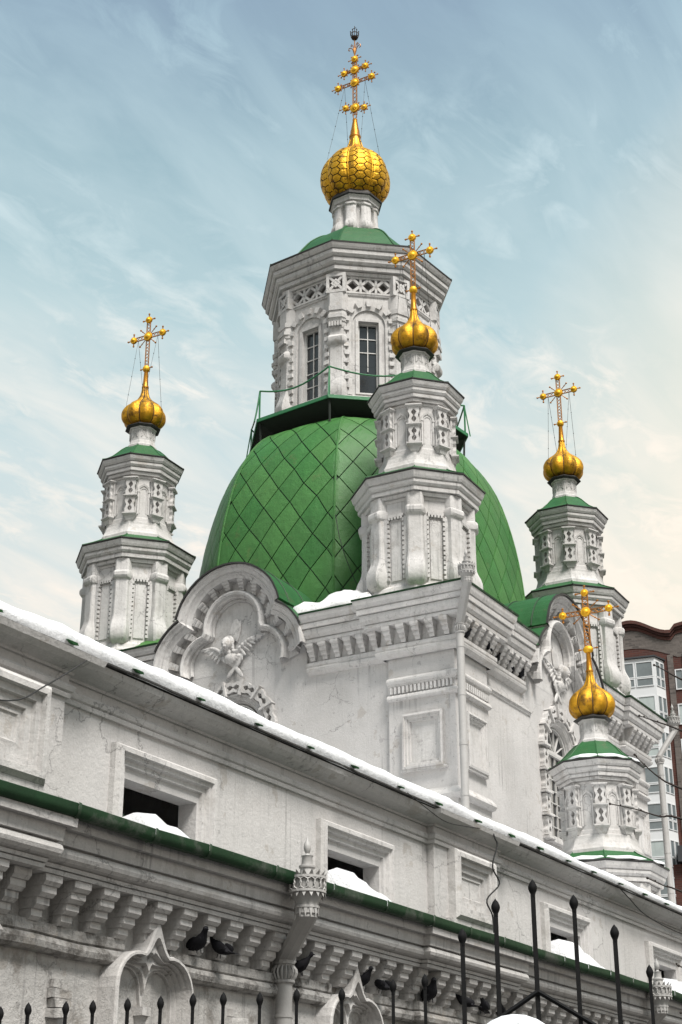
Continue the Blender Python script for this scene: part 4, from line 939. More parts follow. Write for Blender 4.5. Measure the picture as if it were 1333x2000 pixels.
        for i in range(8): t = i/7; ell(bx_+(tipx-bx_)*t*.8, .125-.03*t, bz_+(tipz-bz_)*t*.8+.07*math.sin(math.pi*t), .062-.02*t, 1.3, .8, .9, math.atan2(tipz-bz_, tipx-bx_))
    for (a0, z0), (a1, z1), w in (((.10, 14.70), (.02, 15.30), .10), ((.24, 14.72), (.06, 15.28), .07), ((.0, 14.68), (-.10, 15.24), .06), ((.30, 14.35), (-.02, 13.98), .075), ((-.24, 14.35), (-.02, 13.98), .075), ((-.02, 14.0), (-.25, 13.70), .06), ((-.02, 14.0), (.22, 13.74), .055)):
        L_ = math.hypot(a1-a0, z1-z0); ell((a0+a1)/2, .09 if z1 < 15 else .03, (z0+z1)/2, L_/2*1.1, 1, .16 if z1 < 15 else .09, w/L_*2.1, math.atan2(z1-z0, a1-a0))
    me = an.mesh('angel_relief'); o = link('angel_relief', me, 'plaster', gb)
    rm = o.modifiers.new('remesh', 'REMESH'); rm.mode = 'VOXEL'; rm.voxel_size = .016
    sm = o.modifiers.new('smooth', 'SMOOTH'); sm.iterations = 2; sm.factor = .5
    o['label'] = name_label
    # arched window with carved surround
    win = MB(); nA = -.13
    A_ = arch_path(WH+.02, WB-.02, WS, 16); prof = [(.97, 0, -.003), (.97, 0, .05), (.93, 0, .09), (.90, 0, .09), (.87, 0, .05), (.84, 0, .05), (.81, 0, .02), (.785, 0, .025), (.765, 0, -.03), (.745, 0, -.05), (.725, 0, -.10), (.70, 0, -.20)]
    win.ribbon([[g(x, n, z) for x, z in arch_path(hw, WB, WS, 16)] for hw, _, n in prof])
    # spandrels closing the square hole around the round head
    for s_ in (-1, 1):
        q = [(s_*.735*math.cos(R(a)), WS+.735*math.sin(R(a))) for a in range(0, 91, 10)]
        win.add([g(x, -.07, z) for x, z in q]+[g(s_*(WH+.01), -.07, WS+WH+.01)], [tuple(range(len(q)+1))])
    w_ = build(win, 'window_surround', 'plaster', church)
    fm = MB(); panes = []
    GHW = .70
    grid_window(fm, panes, -GHW, GHW, WB+.02, WS-.03, 4, 7, .04, .018, nA, g)
    fm.ribbon([[g(x, n, z) for x, z in arch_path(hw, WS, WS+.001, 14)] for hw, n in ((GHW, nA-.03), (GHW, nA+.06), (GHW-.04, nA+.06), (GHW-.04, nA-.02))])
    fm.box(-GHW, GHW, nA-.03, nA+.065, WS-.035, WS+.045, g)
    for i in range(1, 6):
        a = R(30*i); p = (.06*math.cos(a), WS+.06*math.sin(a)); q = ((GHW-.05)*math.cos(a), WS+(GHW-.05)*math.sin(a)); ox, oz = -math.sin(a)*.009, math.cos(a)*.009
        fm.add([g(x, n, z) for n in (nA-.02, nA+.03) for x, z in ((p[0]+ox, p[1]+oz), (q[0]+ox, q[1]+oz), (q[0]-ox, q[1]-oz), (p[0]-ox, p[1]-oz))], [(3, 2, 1, 0), (4, 5, 6, 7), (0, 1, 5, 4), (1, 2, 6, 5), (2, 3, 7, 6), (3, 0, 4, 7)])
    wf = build(fm, 'window', 'window_white', church)
    for a0, a1, z0, z1 in panes:
        build(MB().box(a0, a1, nA-.03, nA-.02, z0, z1, g), 'pane', 'glass', wf)
    for i in range(6):
        a0, a1 = R(30*i+1), R(30*i+29); q = [(.03*math.cos((a0+a1)/2), WS+.05)]+[(GHW*.97*math.cos(a0+(a1-a0)*j/4), WS+.045+GHW*.92*math.sin(a0+(a1-a0)*j/4)) for j in range(5)]
        build(MB().add([g(x, nA-.02, z) for x, z in q], [tuple(range(6))]), 'pane', 'glass', wf)
    build(MB().box(-1.0, 1.0, -.3, .14, WB-.14, WB-.002, g), 'sill', 'plaster', w_)
    # pierced plates: radial over the arch, stacked on the jambs
    hp = hourglass_plate(.30, .46, .13).mesh('carved_plate')
    def put(a, z, rot, n0=.0):
        P0 = Vector(g(a, n0, z)); al = Vector(g(math.cos(rot), 0, math.sin(rot)))-Vector(g(0, 0, 0)); up = Vector(g(-math.sin(rot), 0, math.cos(rot)))-Vector(g(0, 0, 0)); outv = Vector(g(0, 1, 0))-Vector(g(0, 0, 0)); M_ = Matrix.Identity(4)
        for r_ in range(3): M_[r_][0] = al[r_]; M_[r_][1] = outv[r_]; M_[r_][2] = up[r_]; M_[r_][3] = P0[r_]
        return M_
    RR = 1.10; lb = MB().box(-.20, .20, 0, .19, -.028, .028).mesh('ledge_block')
    nP = 7
    for k in range(nP):
        t0 = math.pi*k/nP; tm = t0+math.pi/nP/2; x, z = RR*math.cos(tm), RR*math.sin(tm)
        link('carved_plate', hp, 'plaster', w_, put(x+.23*math.sin(tm), WS+z-.23*math.cos(tm), tm))
    for k in range(nP+1):
        t0 = math.pi*k/nP; link('ledge_block', lb, 'plaster', w_, put(RR*math.cos(t0), WS+RR*math.sin(t0), t0))
    for s_ in (-1, 1):
        for j in range(4):
            z = WS-.06-.58*(j+1)+.06; link('carved_plate', hp, 'plaster', w_, put(s_*RR, z, 0)); link('ledge_block', lb, 'plaster', w_, put(s_*RR, z-.06, 0))
gable(FL, GL, 'angel relief on the wide facade gable'); gable(FR, GR, 'angel relief on the receding right gable')
# roof of the block, rising to the dome
mb = MB(); ex = .52
e = [(U0-ex, V0-ex), (U1+ex, V0-ex), (U1+ex, V1+ex), (U0-ex, V1+ex)]
oct_ = [(CX+5.0*math.cos(O8+k*R(45)), CY+5.0*math.sin(O8+k*R(45)), 15.95) for k in range(8)]
mb.v = [(x, y, 14.90) for x, y in e]+oct_+[(U0-ex, GL-GH-.02, 14.90), (U0+.35, GL-GH-.02, 15.05), (U0+.35, GL+GH+.02, 15.05), (U0-ex, GL+GH+.02, 14.90), (GR-GH-.02, V0-ex, 14.90), (GR-GH-.02, V0+.35, 15.05), (GR+GH+.02, V0+.35, 15.05), (GR+GH+.02, V0-ex, 14.90)]
# octagon vertices 0..7 start at 22.5deg: corner quadrants
for (ci, o1, o2) in ((2, 0, 1), (3, 2, 3), (0, 4, 5), (1, 6, 7)): mb.f.append((ci, 4+o1, 4+o2))
for (ca_, cb_, o1, o2) in ((2, 3, 1, 2), (1, 2, 7, 0)): mb.f.append((ca_, cb_, 4+o2, 4+o1))
mb.f += [(0, 12, 13, 8), (13, 14, 7, 8), (14, 15, 3, 7), (0, 16, 17, 9), (17, 18, 10, 9), (18, 19, 1, 10)]
build(mb, 'roof', 'green', church)
# snow lying in the roof valley
def snow_patch(pts, th, name, label, mat='snow', sub=10):
    """low mound over a quad (4 corners on a roof)"""
    mb = MB(); a, b, c, d = [Vector(p) for p in pts]; n = sub
    for lay in (0, 1):
        for i in range(n+1):
            for j in range(n+1):
                s, t = i/n, j/n; p = (a*(1-s)+b*s)*(1-t)+(d*(1-s)+c*s)*t
                if lay:
                    e_ = min(s, 1-s, t, 1-t); h = th*min(1, e_*5)**.6*(.75+.6*noise.noise(p*1.8)); p = p+Vector((0, 0, max(.012, h)))
                else: p = p-Vector((0, 0, .05))
                q = noise.noise_vector(p*2.3)*.10; q.z = 0
                mb.v.append(tuple(p+q))
    K = (n+1)**2
    for i in range(n):
        for j in range(n): q = K+i*(n+1)+j; mb.f.append((q, q+n+1, q+n+2, q+1))
    for i in range(n):
        for (p, q) in ((i*(n+1), (i+1)*(n+1)), (i*(n+1)+n, (i+1)*(n+1)+n), (i, i+1), (n*(n+1)+i, n*(n+1)+i+1)): mb.f.append((p, q, q+K, p+K))
    o = build(mb, name, mat, smooth=60, kind='stuff'); tag(o, label, 'snow'); return o
snow_patch([(31.2, 17.4, 15.02), (31.2, 19.9, 15.02), (33.6, 19.9, 15.72), (33.6, 18.6, 15.72)], .42, 'roof_snow', 'dirty snow heaped on the church roof beside the front angel gable', 'snow_dirty', 14)
snow_patch([(33.6, 15.3, 15.0), (34.9, 15.3, 15.0), (34.9, 16.6, 15.4), (33.6, 16.6, 15.4)], .12, 'roof_snow', 'thin snow on the church roof right of the front turret', 'snow_dirty')

# ================================================================== drainpipes with openwork heads
def drainpipe(label, head, foot_xy, zb, kneez, group='ornate drainpipes'):
    """head (x,y,z of the crown), pipe standing at foot_xy"""
    hx, hy, hz = head; root = thing('drainpipe', label, 'drainpipe', (foot_xy[0], foot_xy[1], zb), group)
    T_ = lambda mb: mb
    def at(mb): mb.v = [(x+hx, y+hy, z+hz) for x, y, z in mb.v]; return mb
    hb = MB(); hb.lathe([(.105, -.30), (.125, -.28), (.125, -.16), (.16, -.10), (.178, -.05), (.178, .09), (.12, .10), (.085, .11), (.075, .19), (.09, .20), (.09, .22), (.06, .23), (.055, .31), (.065, .325), (.03, .335), (.02, .35)], 16); h_ = build(at(hb), 'funnel_head', 'pipe_paint', root, 40)
    lb_ = MB()
    for i in range(16):
        a = 2*math.pi*i/16; q = []
        for j in range(9):
            t = 2*math.pi*j/8; b_ = a+math.cos(t)*.24; q.append((.195*math.cos(b_), .195*math.sin(b_), .015+.062*math.sin(t)))
        lb_.tube(q, .0085, 4, False)
        lb_.add([(.185*math.cos(a-.15), .185*math.sin(a-.15), .10), (.185*math.cos(a+.15), .185*math.sin(a+.15), .10), (.225*math.cos(a), .225*math.sin(a), .155)], [(0, 1, 2)])
        lb_.add([(.19*math.cos(a-.17), .19*math.sin(a-.17), -.055), (.19*math.cos(a+.17), .19*math.sin(a+.17), -.055), (.205*math.cos(a), .205*math.sin(a), -.125)], [(0, 1, 2)])
    for z in (-.058, .088): lb_.lathe([(.18, z-.012), (.204, z-.012), (.204, z+.012), (.18, z+.012)], 20)
    build(at(lb_), 'openwork_crown', 'pipe_paint', h_)
    cb = MB()
    for i in range(14):
        a = 2*math.pi*i/14; cb.add([(.13*math.cos(a-.16), .13*math.sin(a-.16), -.22), (.13*math.cos(a+.16), .13*math.sin(a+.16), -.22), (.135*math.cos(a), .135*math.sin(a), -.33)], [(0, 1, 2)])
    cb.lathe([(.12, -.23), (.136, -.225), (.136, -.20), (.12, -.195)], 16); build(at(cb), 'pointed_collar', 'pipe_paint', h_)
    fb = MB(); fb.lathe([(.012, .34), (.03, .37), (.042, .41), (.036, .45), (.012, .50), (.002, .54)], 8); build(at(fb), 'finial', 'pipe_paint', h_, 50)
    dx, dy = foot_xy[0]-hx, foot_xy[1]-hy
    eb = MB(); A = Vector((hx, hy, hz-.28)); B = Vector((foot_xy[0], foot_xy[1], kneez)); rings = []
    for p, r in ((A+Vector((0, 0, .04)), .115), (A-Vector((0, 0, .04)), .115), (B+Vector((0, 0, .04)), .105), (B-Vector((0, 0, .05)), .095)): rings.append([(p.x+r*math.cos(2*math.pi*k/8), p.y+r*math.sin(2*math.pi*k/8), p.z) for k in range(8)])
    eb.ribbon(rings, closed=True); build(eb, 'elbow', 'pipe_paint', root)
    rb = MB(); fx, fy = foot_xy
    for i in range(18):
        a = 2*math.pi*i/18; rb.tube([(fx+r*math.cos(a), fy+r*math.sin(a), kneez+z) for r, z in ((.098, -.02), (.13, -.06), (.135, -.09), (.12, -.13), (.098, -.16))], .014, 4)
    rb.lathe([(.105, kneez-.20), (.118, kneez-.19), (.118, kneez-.17), (.10, kneez-.16)], 14, 0, fx, fy); rb.lathe([(.10, kneez+.0), (.112, kneez+.0), (.112, kneez+.02), (.10, kneez+.02)], 14, 0, fx, fy); build(rb, 'ribbed_collar', 'pipe_paint', root)
    pb = MB(); pb.lathe([(.09, zb), (.09, kneez-.02)], 18, 0, fx, fy); p_ = build(pb, 'pipe', 'pipe_paint', root, 50)
    z = kneez-.55
    while z > zb+.2:
        c_ = MB(); c_.lathe([(.088, z), (.099, z), (.099, z+.035), (.088, z+.035)], 16, 0, fx, fy); build(c_, 'clamp', 'pipe_paint', p_, 50); z -= 1.15
    return root
drainpipe('white drainpipe on the near church corner, under the front turret', (U0-.86, V0-.86, 14.98), (U0-.44, V0-.44), 6.5, 13.85)
drainpipe('white drainpipe at the far right church corner, beside the apartment block', (U1+.88, V0-.86, 14.90), (U1+.52, V0-.46), 0.0, 13.75)

# ================================================================== long nave building with small attic windows
nave = thing('nave_building', 'long white lower nave with small square attic windows and a snowy roof', 'building', (6.0, 10.0, 0))
NV = 10.0; NA0, NA1 = 4.0, 48.0; NE = 6.30
FN = lambda a, n, z: (a, NV-n, z)
wins = [(5.2, 6.6), (8.0, 9.3), (12.66, 13.95), (16.72, 18.06), (23.50, 24.85), (28.15, 29.50), (35.2, 36.5)]
wz0, wz1 = 4.86, 5.62
mb = MB(); xs = [NA0]
for a, b in wins: xs += [a, b]
xs.append(NA1)
for i in range(len(xs)-1):
    hole = i % 2 == 1
    for z0, z1 in ((0, wz0), (wz0, wz1), (wz1, NE)):
        if hole and z0 == wz0: continue
        mb.add([FN(xs[i], 0, z0), FN(xs[i+1], 0, z0), FN(xs[i+1], 0, z1), FN(xs[i], 0, z1)], [(0, 1, 2, 3)])
    if hole: q = rect_path(xs[i], xs[i+1], wz0, wz1); mb.ribbon([[FN(a, 0, z) for a, z in q], [FN(a, -.24, z) for a, z in q]], closed=True)
mb.box(NA0, NA1, NV+3.0, NV+3.2, 0, 7.2); mb.add([(NA0, NV, 0), (NA0, NV+3, 0), (NA0, NV+3, 7.2), (NA0, NV, NE)], [(0, 1, 2, 3)]); mb.add([(NA1, NV, 0), (NA1, NV+3, 0), (NA1, NV+3, 7.2), (NA1, NV, NE)], [(0, 1, 2, 3)])
build(mb, 'wall', 'plaster_wall', nave)
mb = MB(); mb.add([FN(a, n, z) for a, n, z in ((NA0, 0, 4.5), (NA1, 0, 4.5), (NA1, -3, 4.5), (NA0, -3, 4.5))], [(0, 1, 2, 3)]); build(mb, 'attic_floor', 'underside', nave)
pil_n = [(NA0, 4.6), (9.40, 11.52), (19.41, 21.45), (30.6, 32.6)]
for a0, a1 in pil_n: build(MB().box(a0, a1, 0, .11, 0, NE+.06, FN), 'pilaster', 'plaster_wall', nave)
fst = [(0, 0), (0, .07), (.03, .12), (.08, .12), (.095, .085), (.13, .085), (.145, .04), (.20, .04), (.21, 0.0)]
for a, b in wins:
    f = stepped_frame(a-.25, b+.25, 4.30, 5.94, fst, FN, False); fo = build(octo_wobble(f, .006, 2), 'window_frame', 'plaster', nave)
    for i, (x, n, w, h) in enumerate(((b-.03, -.05, .20, .30), (b-.12, -.11, .26, .40), (b-.26, -.17, .24, .28), (a+.16, -.07, .15, .42))):
        P = [FN(x, n, wz0-.1), FN(x-w, n-.03, wz0-.1), FN(x-w*.85, n-.02, wz0+h*.5), FN(x-w*.35, n+.01, wz0+h), FN(x, n-.01, wz0+h*.8)]
        dbz = MB(); dbz.add(P+[(p[0], p[1]+.012, p[2]) for p in P], [(0, 1, 2, 3, 4), (9, 8, 7, 6, 5)]+[(k, (k+1) % 5, 5+(k+1) % 5, 5+k) for k in range(5)]); build(dbz, 'torn_sheet', 'debris', fo)
pst = [(0, 0), (0, .05), (.04, .07), (.09, .07), (.10, .045), (.16, .045), (.17, .025), (.24, .025), (.25, .008), (.30, .012), (.31, .004), (.33, .004)]
for a0, a1 in pil_n:
    if a1-a0 < 1.5: continue
    c_ = (a0+a1)/2+.06; build(octo_wobble(stepped_frame(c_-.66, c_+.66, 5.20, 6.16, [(i*1.15, o_*2.3+.11) for i, o_ in pst], FN), .005, 2), 'recessed_panel', 'plaster', nave)
    build(MB().box(c_-.74, c_+.74, .11, .22, 5.13, 5.197, FN), 'panel_sill', 'plaster', nave)
path = []
for a0, a1 in pil_n: path += [(a0, NV), (a0, NV-.11), (a1, NV-.11), (a1, NV)] if a0 > NA0 else [(a0, NV-.11), (a1, NV-.11), (a1, NV)]
path.append((NA1, NV))
mb = MB(); mb.sweep(path, [(0, 6.15), (.035, 6.155), (.045, 6.19), (.035, 6.205), (.06, 6.22), (.075, 6.26), (.06, 6.285), (.02, 6.30), (.02, 6.385), (.05, 6.39), (.055, 6.415), (.10, 6.43), (.20, 6.455), (.26, 6.50), (.28, 6.56), (.1, 6.58)]); build(octo_wobble(mb, .006, .9), 'eave_cornice', 'plaster_wall', nave)
# roof sheet with ragged metal edge; standing seam ends
RP = .30
def roof_z(y): return 6.585+(y-9.66)*RP
mb = MB(); n = 220; l0, l1, l2, l3 = [], [], [], []
for i in range(n+1):
    x = NA0+(NA1-NA0)*i/n; w = noise.noise(Vector((x*1.3, 0, 0)))*.02+noise.noise(Vector((x*6, 3, 0)))*.012
    l0.append((x, NV-.1, 6.580)); l1.append((x, 9.675+w, 6.578+w*.8)); l2.append((x, 9.675+w, 6.596+w*.8)); l3.append((x, 20.5, roof_z(20.5)))
mb.ribbon([l0, l1, l2, l3]); build(mb, 'roof', 'eave_metal', nave)
sm_ = MB(); sm_.add([(-.16, .03, .045), (.10, .0, .035), (.16, .01, -.015), (.02, .03, -.02), (-.16, .25, .10), (.10, .25, .10), (.16, .25, .05), (.02, .25, .05)], [(0, 1, 2, 3), (7, 6, 5, 4), (0, 4, 5, 1), (1, 5, 6, 2), (2, 6, 7, 3), (3, 7, 4, 0)])
smm = sm_.mesh('roof_seam'); x = 10.2
while x < 32:
    link('roof_seam', smm, 'green_cap', nave, Matrix.Translation((x, 9.615, 6.61)) @ Matrix.Scale(random.uniform(.3, .55), 4)); x += random.uniform(1.05, 1.25)
# snow on that roof
mb = MB(); n = 420; m = 14; rows = []
for j in range(m+1):
    row = []
    for i in range(n+1):
        x = NA0+(NA1-NA0)*i/n; e_ = noise.noise(Vector((x*.9, 5, 0)))*.035+noise.noise(Vector((x*3.7, 9, 0)))*.02
        th = .19+.05*noise.noise(Vector((x*.55, 2, 0)))+.02*noise.noise(Vector((x*2.9, 4, 0)))
        th *= 1.0 if x < 20 else max(.55, 1-(x-20)*.03)
        if j == 0: row.append((x, 9.71+e_*.6, roof_z(9.70)-.02))
        elif j == 1: row.append((x, 9.665+e_*.6, roof_z(9.66)+th*.35))
        elif j == 2: row.append((x, 9.675+e_, roof_z(9.68)+th*.75))
        elif j == 3: row.append((x, 9.76+e_, roof_z(9.76)+th))
        else:
            y = 9.76+(20.4-9.76)*(j-3)/(m-3); row.append((x, y, roof_z(y)+th+.10*noise.noise(Vector((x*.5, y*.6, 1)))*min(1, j-3)*.5))
    rows.append(row)
mb.ribbon(rows); tag(build(mb, 'roof_snow', 'snow', smooth=50, kind='stuff'), 'thick white snow along the eave of the long nave roof', 'snow')

# ================================================================== side aisle in front: cornice, corbels, gutter
aisle = thing('side_aisle', 'white side aisle with heavy stepped corbels, peaked window heads and a green gutter', 'building', (6.0, 9.5, 0))
AV = 9.50; FA = lambda a, n, z: (a, AV-n, z); AA0, AA1 = 5.0, 44.0
proj = [(AA0, 10.12), (17.9, 19.9), (28.4, 30.4)]
# wall with window recesses
heads = [8.6, 12.42, 16.25, 22.9, 26.7, 33.2]
mb = MB(); xs = [AA0]
HHW = .56
for c_ in heads: xs += [c_-HHW, c_+HHW]
xs.append(AA1)
for i in range(len(xs)-1):
    z = [(0, 3.86)]
    for z0, z1 in z: mb.add([FA(xs[i], 0, z0), FA(xs[i+1], 0, z0), FA(xs[i+1], 0, z1), FA(xs[i], 0, z1)], [(0, 1, 2, 3)])
build(mb, 'wall', 'plaster_worn', aisle)
for a0, a1 in proj: build(octo_wobble(MB().box(a0+.25 if a0 > 6 else a0, a1-.05 if a0 < 6 else a1-.25, 0, .10, 0, 3.70, FA), .01, 2), 'pilaster', 'plaster_worn', aisle)
path = []
for a0, a1 in proj: path += [(a0, AV), (a0, AV-.09), (a1, AV-.09), (a1, AV)] if a0 > AA0 else [(a0, AV-.09), (a1, AV-.09), (a1, AV)]
path.append((AA1, AV))
def long_band(prof, name, mat, wob=.01, parent=aisle, path=path):
    # resample the path so that the wobble reads as hand-run plaster
    pp = []
    for p, q in zip(path, path[1:]):
        L_ = math.hypot(q[0]-p[0], q[1]-p[1]); k = max(1, int(L_/.5))
        pp += [(p[0]+(q[0]-p[0])*i/k, p[1]+(q[1]-p[1])*i/k) for i in range(k)]
    pp.append(path[-1]); mb = MB(); mb.sweep(pp, prof); return build(octo_wobble(mb, wob, 1.1), name, mat, parent)
long_band([(.0, 3.60), (.0, 4.30), (.1, 4.31)], 'corbel_wall', 'plaster_worn', .004)
cuts = []; cur = []                                  # the ledge stops at each peaked head
hs = sorted(heads[1:5])
for p, q in zip(path, path[1:]):
    cur.append(p)
    for c_ in [h for h in hs if p[0] < h < q[0]]:
        cur.append((c_-.36, p[1])); cuts.append(cur); cur = [(c_+.36, p[1])]
cur.append(path[-1]); cuts.append(cur)
for pth in cuts: long_band([(-.01, 3.62), (.06, 3.625), (.105, 3.65), (.12, 3.70), (.10, 3.745), (.06, 3.76), (.085, 3.775), (.085, 3.865), (-.01, 3.87)], 'ledge', 'plaster_mould', .025, aisle, pth)
long_band([(.02, 4.235), (.335, 4.238), (.345, 4.272), (.32, 4.278), (.32, 4.283), (.35, 4.286), (.36, 4.318), (.34, 4.324), (.36, 4.330), (.405, 4.342), (.435, 4.368), (.447, 4.402), (.438, 4.438), (.412, 4.458), (.385, 4.464), (.385, 4.472), (.44, 4.476), (.45, 4.60), (.455, 4.602)], 'cornice', 'plaster', .008)
long_band([(.46, 4.598), (.52, 4.60), (.525, 4.695), (.40, 4.70)], 'fascia', 'plaster_wall', .005)
ca = corbel_mesh(.225, .37, (.315, .265, .205, .14), .12).mesh('corbel')
segs = []; last = AA0
for a0, a1 in proj:
    if a0 > last: segs.append((last, a0, 0))
    segs.append((a0, a1, .09)); last = a1
segs.append((last, 36, 0))
for a0, a1, d in segs: corbel_row(sh(FA, d), max(a0, 8.2), a1, 4.237, .40, aisle, ca, 'plaster', .03) if a1 > 8.4 else None
# gutter in sections, lean-to roof
x = 5.0
gut = thing('gutter', 'long dark green half-round gutter along the side aisle eave', 'gutter', (5.0, 8.92, 4.7))
while x < 40:
    L_ = random.uniform(.85, 1.25); r = .070
    def sec(xx, rr, dz=0): return [(xx, 8.90+y*rr/.082, 4.735+dz+z*rr/.082) for y, z in ((-.066, .074), (-.078, .066), (-.078, .008), (-.070, -.03), (-.045, -.062), (.0, -.074), (.05, -.06), (.07, .0), (.07, .05))]
    dz = noise.noise(Vector((x*.8, 1, 1)))*.03; dz2 = noise.noise(Vector(((x+L_)*.8, 1, 1)))*.03
    mb = MB(); mb.ribbon([sec(x, r, dz), sec(x+L_-.012, r, dz2)]); g_ = build(mb, 'gutter_section', 'green_dark', gut, 35)
    mb = MB(); mb.ribbon([sec(x-.02, r+.008, dz), sec(x+.02, r+.008, dz)]); build(mb, 'joint', 'seam', g_, 60)
    x += L_
mb = MB(); mb.add([(AA0, 8.92, 4.74), (AA1, 8.92, 4.74), (AA1, 9.985, 4.90), (AA0, 9.985, 4.90)], [(0, 1, 2, 3)]); build(mb, 'lean_to_roof', 'green_dark', aisle)
# snow drifts in front of the little windows
def drift(x0, x1, zt, zr, label):
    mb = MB(); n = 22; rows = [[], [], [], [], []]
    for i in range(n+1):
        t = i/n; x = x0+(x1-x0)*t; prof_ = (1-t)**1.1*min(1, t*9); h = (zt-4.86)*prof_+(zr-4.86)*min(1, (1-t)*6)*min(1, t*9); h *= 1+.22*noise.noise(Vector((x*3, zt, 0)))
        rows[0].append((x, 9.30, 4.78)); rows[1].append((x, 9.42, 4.82+h*.45)); rows[2].append((x, 9.62, 4.84+h*.9)); rows[3].append((x, 9.85, 4.86+h)); rows[4].append((x, 10.3, 4.86+h*.85))
    mb.ribbon(rows); tag(build(octo_wobble(mb, .045, 4), 'snow_drift', 'snow_old', smooth=60, kind='stuff'), label, 'snow')
drift(12.50, 14.10, 5.25, 4.94, 'snow drift under the nearest small attic window')
drift(16.50, 18.35, 5.36, 4.93, 'snow drift under the second attic window, behind the pipe head')
drift(23.3, 25.6, 5.42, 4.95, 'snow drift under the attic window behind the fence spears')
drift(28.0, 30.4, 5.40, 4.95, 'snow drift in the last attic window at the right edge')
# peaked window heads: two arches whose mouldings sweep up into a spike, a pendant between
def window_head(c_):
    zb, zs, lx = 2.4, 3.42, .25; mb = MB()
    outer = [(-.61, zb), (-.61, zs)]+[(-lx+.36*math.cos(R(a)), zs+.36*math.sin(R(a))) for a in (165, 150, 135, 120, 105, 92, 80)]+[(-.14, 3.83), (-.10, 3.91), (-.06, 4.0), (-.025, 4.08), (0, 4.135)]
    inner = [(-lx-.22, zb), (-lx-.22, zs)]+[(-lx+.22*math.cos(R(a)), zs+.22*math.sin(R(a))) for a in (165, 148, 132, 116, 100, 84, 68, 52, 36, 20)]+[(-.03, 3.40), (0, 3.28)]
    prof = [(0, -.01), (0, .20), (.08, .22), (.24, .22), (.29, .15), (.42, .165), (.47, .10), (.60, .115), (.65, .06), (.80, .07), (.85, .03), (.99, .035), (1, -.01)]
    for s_ in (-1, 1): mb.ribbon([[FA(c_+s_*(o_[0]+(i_[0]-o_[0])*w), n, o_[1]+(i_[1]-o_[1])*w) for o_, i_ in zip(outer, inner)] for w, n in prof])
    w_ = build(octo_wobble(mb, .005, 3), 'window_head', 'plaster', aisle)
    pd = MB(); pd.frust((c_-.015, c_+.015, -.02, .03, 3.06), (c_-.055, c_+.055, -.02, .09, 3.22), FA); pd.box(c_-.065, c_+.065, -.02, .11, 3.221, 3.30, FA); build(pd, 'pendant', 'plaster', w_)
for c_ in heads[1:5]: window_head(c_)
# broken brick stubs where old mouldings fell away
for a in (11.15, 13.95, 17.1):
    mb = MB()
    for j in range(4): mb.box(a-.05+.02*(j % 2), a+.12+.05*((j*7) % 3), 0, .12-.02*j, 3.10+j*.085, 3.175+j*.085, FA)
    build(octo_wobble(mb, .03, 6), 'broken_bracket', 'plaster_worn', aisle)
drainpipe('white drainpipe with openwork crown between the two nearest attic windows', (14.32, 8.80, 4.66), (14.78, 9.36), 0.0, 3.96)
drainpipe('white drainpipe with openwork crown at the right edge behind the fence', (25.05, 8.80, 4.68), (25.5, 9.36), 0.0, 3.96)

# ================================================================== pigeons
def pigeon_mesh():
    mb = MB(); rings = []
    ax = [(-.20, .00, .004, .03), (-.13, .02, .022, .045), (-.07, .045, .05, .058), (0, .075, .068, .068), (.06, .10, .062, .064), (.10, .135, .042, .046), (.118, .17, .032, .034), (.135, .195, .034, .034), (.155, .20, .026, .024), (.168, .195, .010, .010), (.195, .186, .003, .003)]
    for x, z, rz, ry in ax: rings.append([(x, ry*math.cos(2*math.pi*k/10), z+.03+rz*math.sin(2*math.pi*k/10)) for k in range(10)])
    mb.ribbon(rings, closed=True); b = len(mb.v); mb.f.append(tuple(range(10)))
    mb.add([(-.26, -.04, .03), (-.26, .04, .03), (-.12, .035, .065), (-.12, -.035, .065), (-.26, -.04, .022), (-.26, .04, .022), (-.12, .035, .045), (-.12, -.035, .045)], [(0, 1, 2, 3), (7, 6, 5, 4), (0, 4, 5, 1), (1, 5, 6, 2), (2, 6, 7, 3), (3, 7, 4, 0)])
    for s_ in (-1, 1):
        m = MB(); m.ball((0, 0, 0), .1, 8, 6, (1.15, .16, .5)); mb.add([(x*.97-z*.22-.04, y+s_*.062, z*.97+x*.22+.105) for x, y, z in m.v], m.f)
        mb.tube([(.01, s_*.025, .04), (.02, s_*.025, 0)], .006, 4)
    return mb.mesh('pigeon', 55)
pg = pigeon_mesh()
spots = [(13.12, 9.32, 3.87, 'pigeon on the ledge right of the first peaked window head', 250), (13.5, 9.32, 3.87, 'pigeon with turned back on the ledge, second from the peaked head', 85), (15.05, 9.32, 3.87, 'pigeon on the ledge just right of the nearer drainpipe', 285), (16.42, 9.32, 3.87, 'pigeon on the ledge right of the second peaked window head', 260), (16.85, 9.32, 3.87, 'pigeon on the ledge behind a fence spear, beside another pigeon', 75), (17.95, 9.24, 3.87, 'large pigeon perched left of the tall fence spears', 230), (18.85, 9.22, 3.87, 'pigeon on the projecting ledge behind the lowest gate spear', 100), (19.4, 9.22, 3.87, 'pigeon on the projecting ledge between two gate spears', 190), (20.15, 9.32, 3.87, 'pigeon on the ledge under the gate brace', 200),
         (31.75, 15.18, 13.735, 'pigeon on the church ledge beside the corner drainpipe', 270), (33.0, 15.18, 13.735, 'pigeon on the church ledge at the pilaster end', 200), (33.75, 15.34, 13.735, 'pigeon on the right church ledge, third from the corner', 250), (34.6, 15.34, 13.735, 'plump pigeon on the right church ledge near the gable', 200), (35.2, 15.34, 13.735, 'pigeon tucked against the right angel gable', 240)]
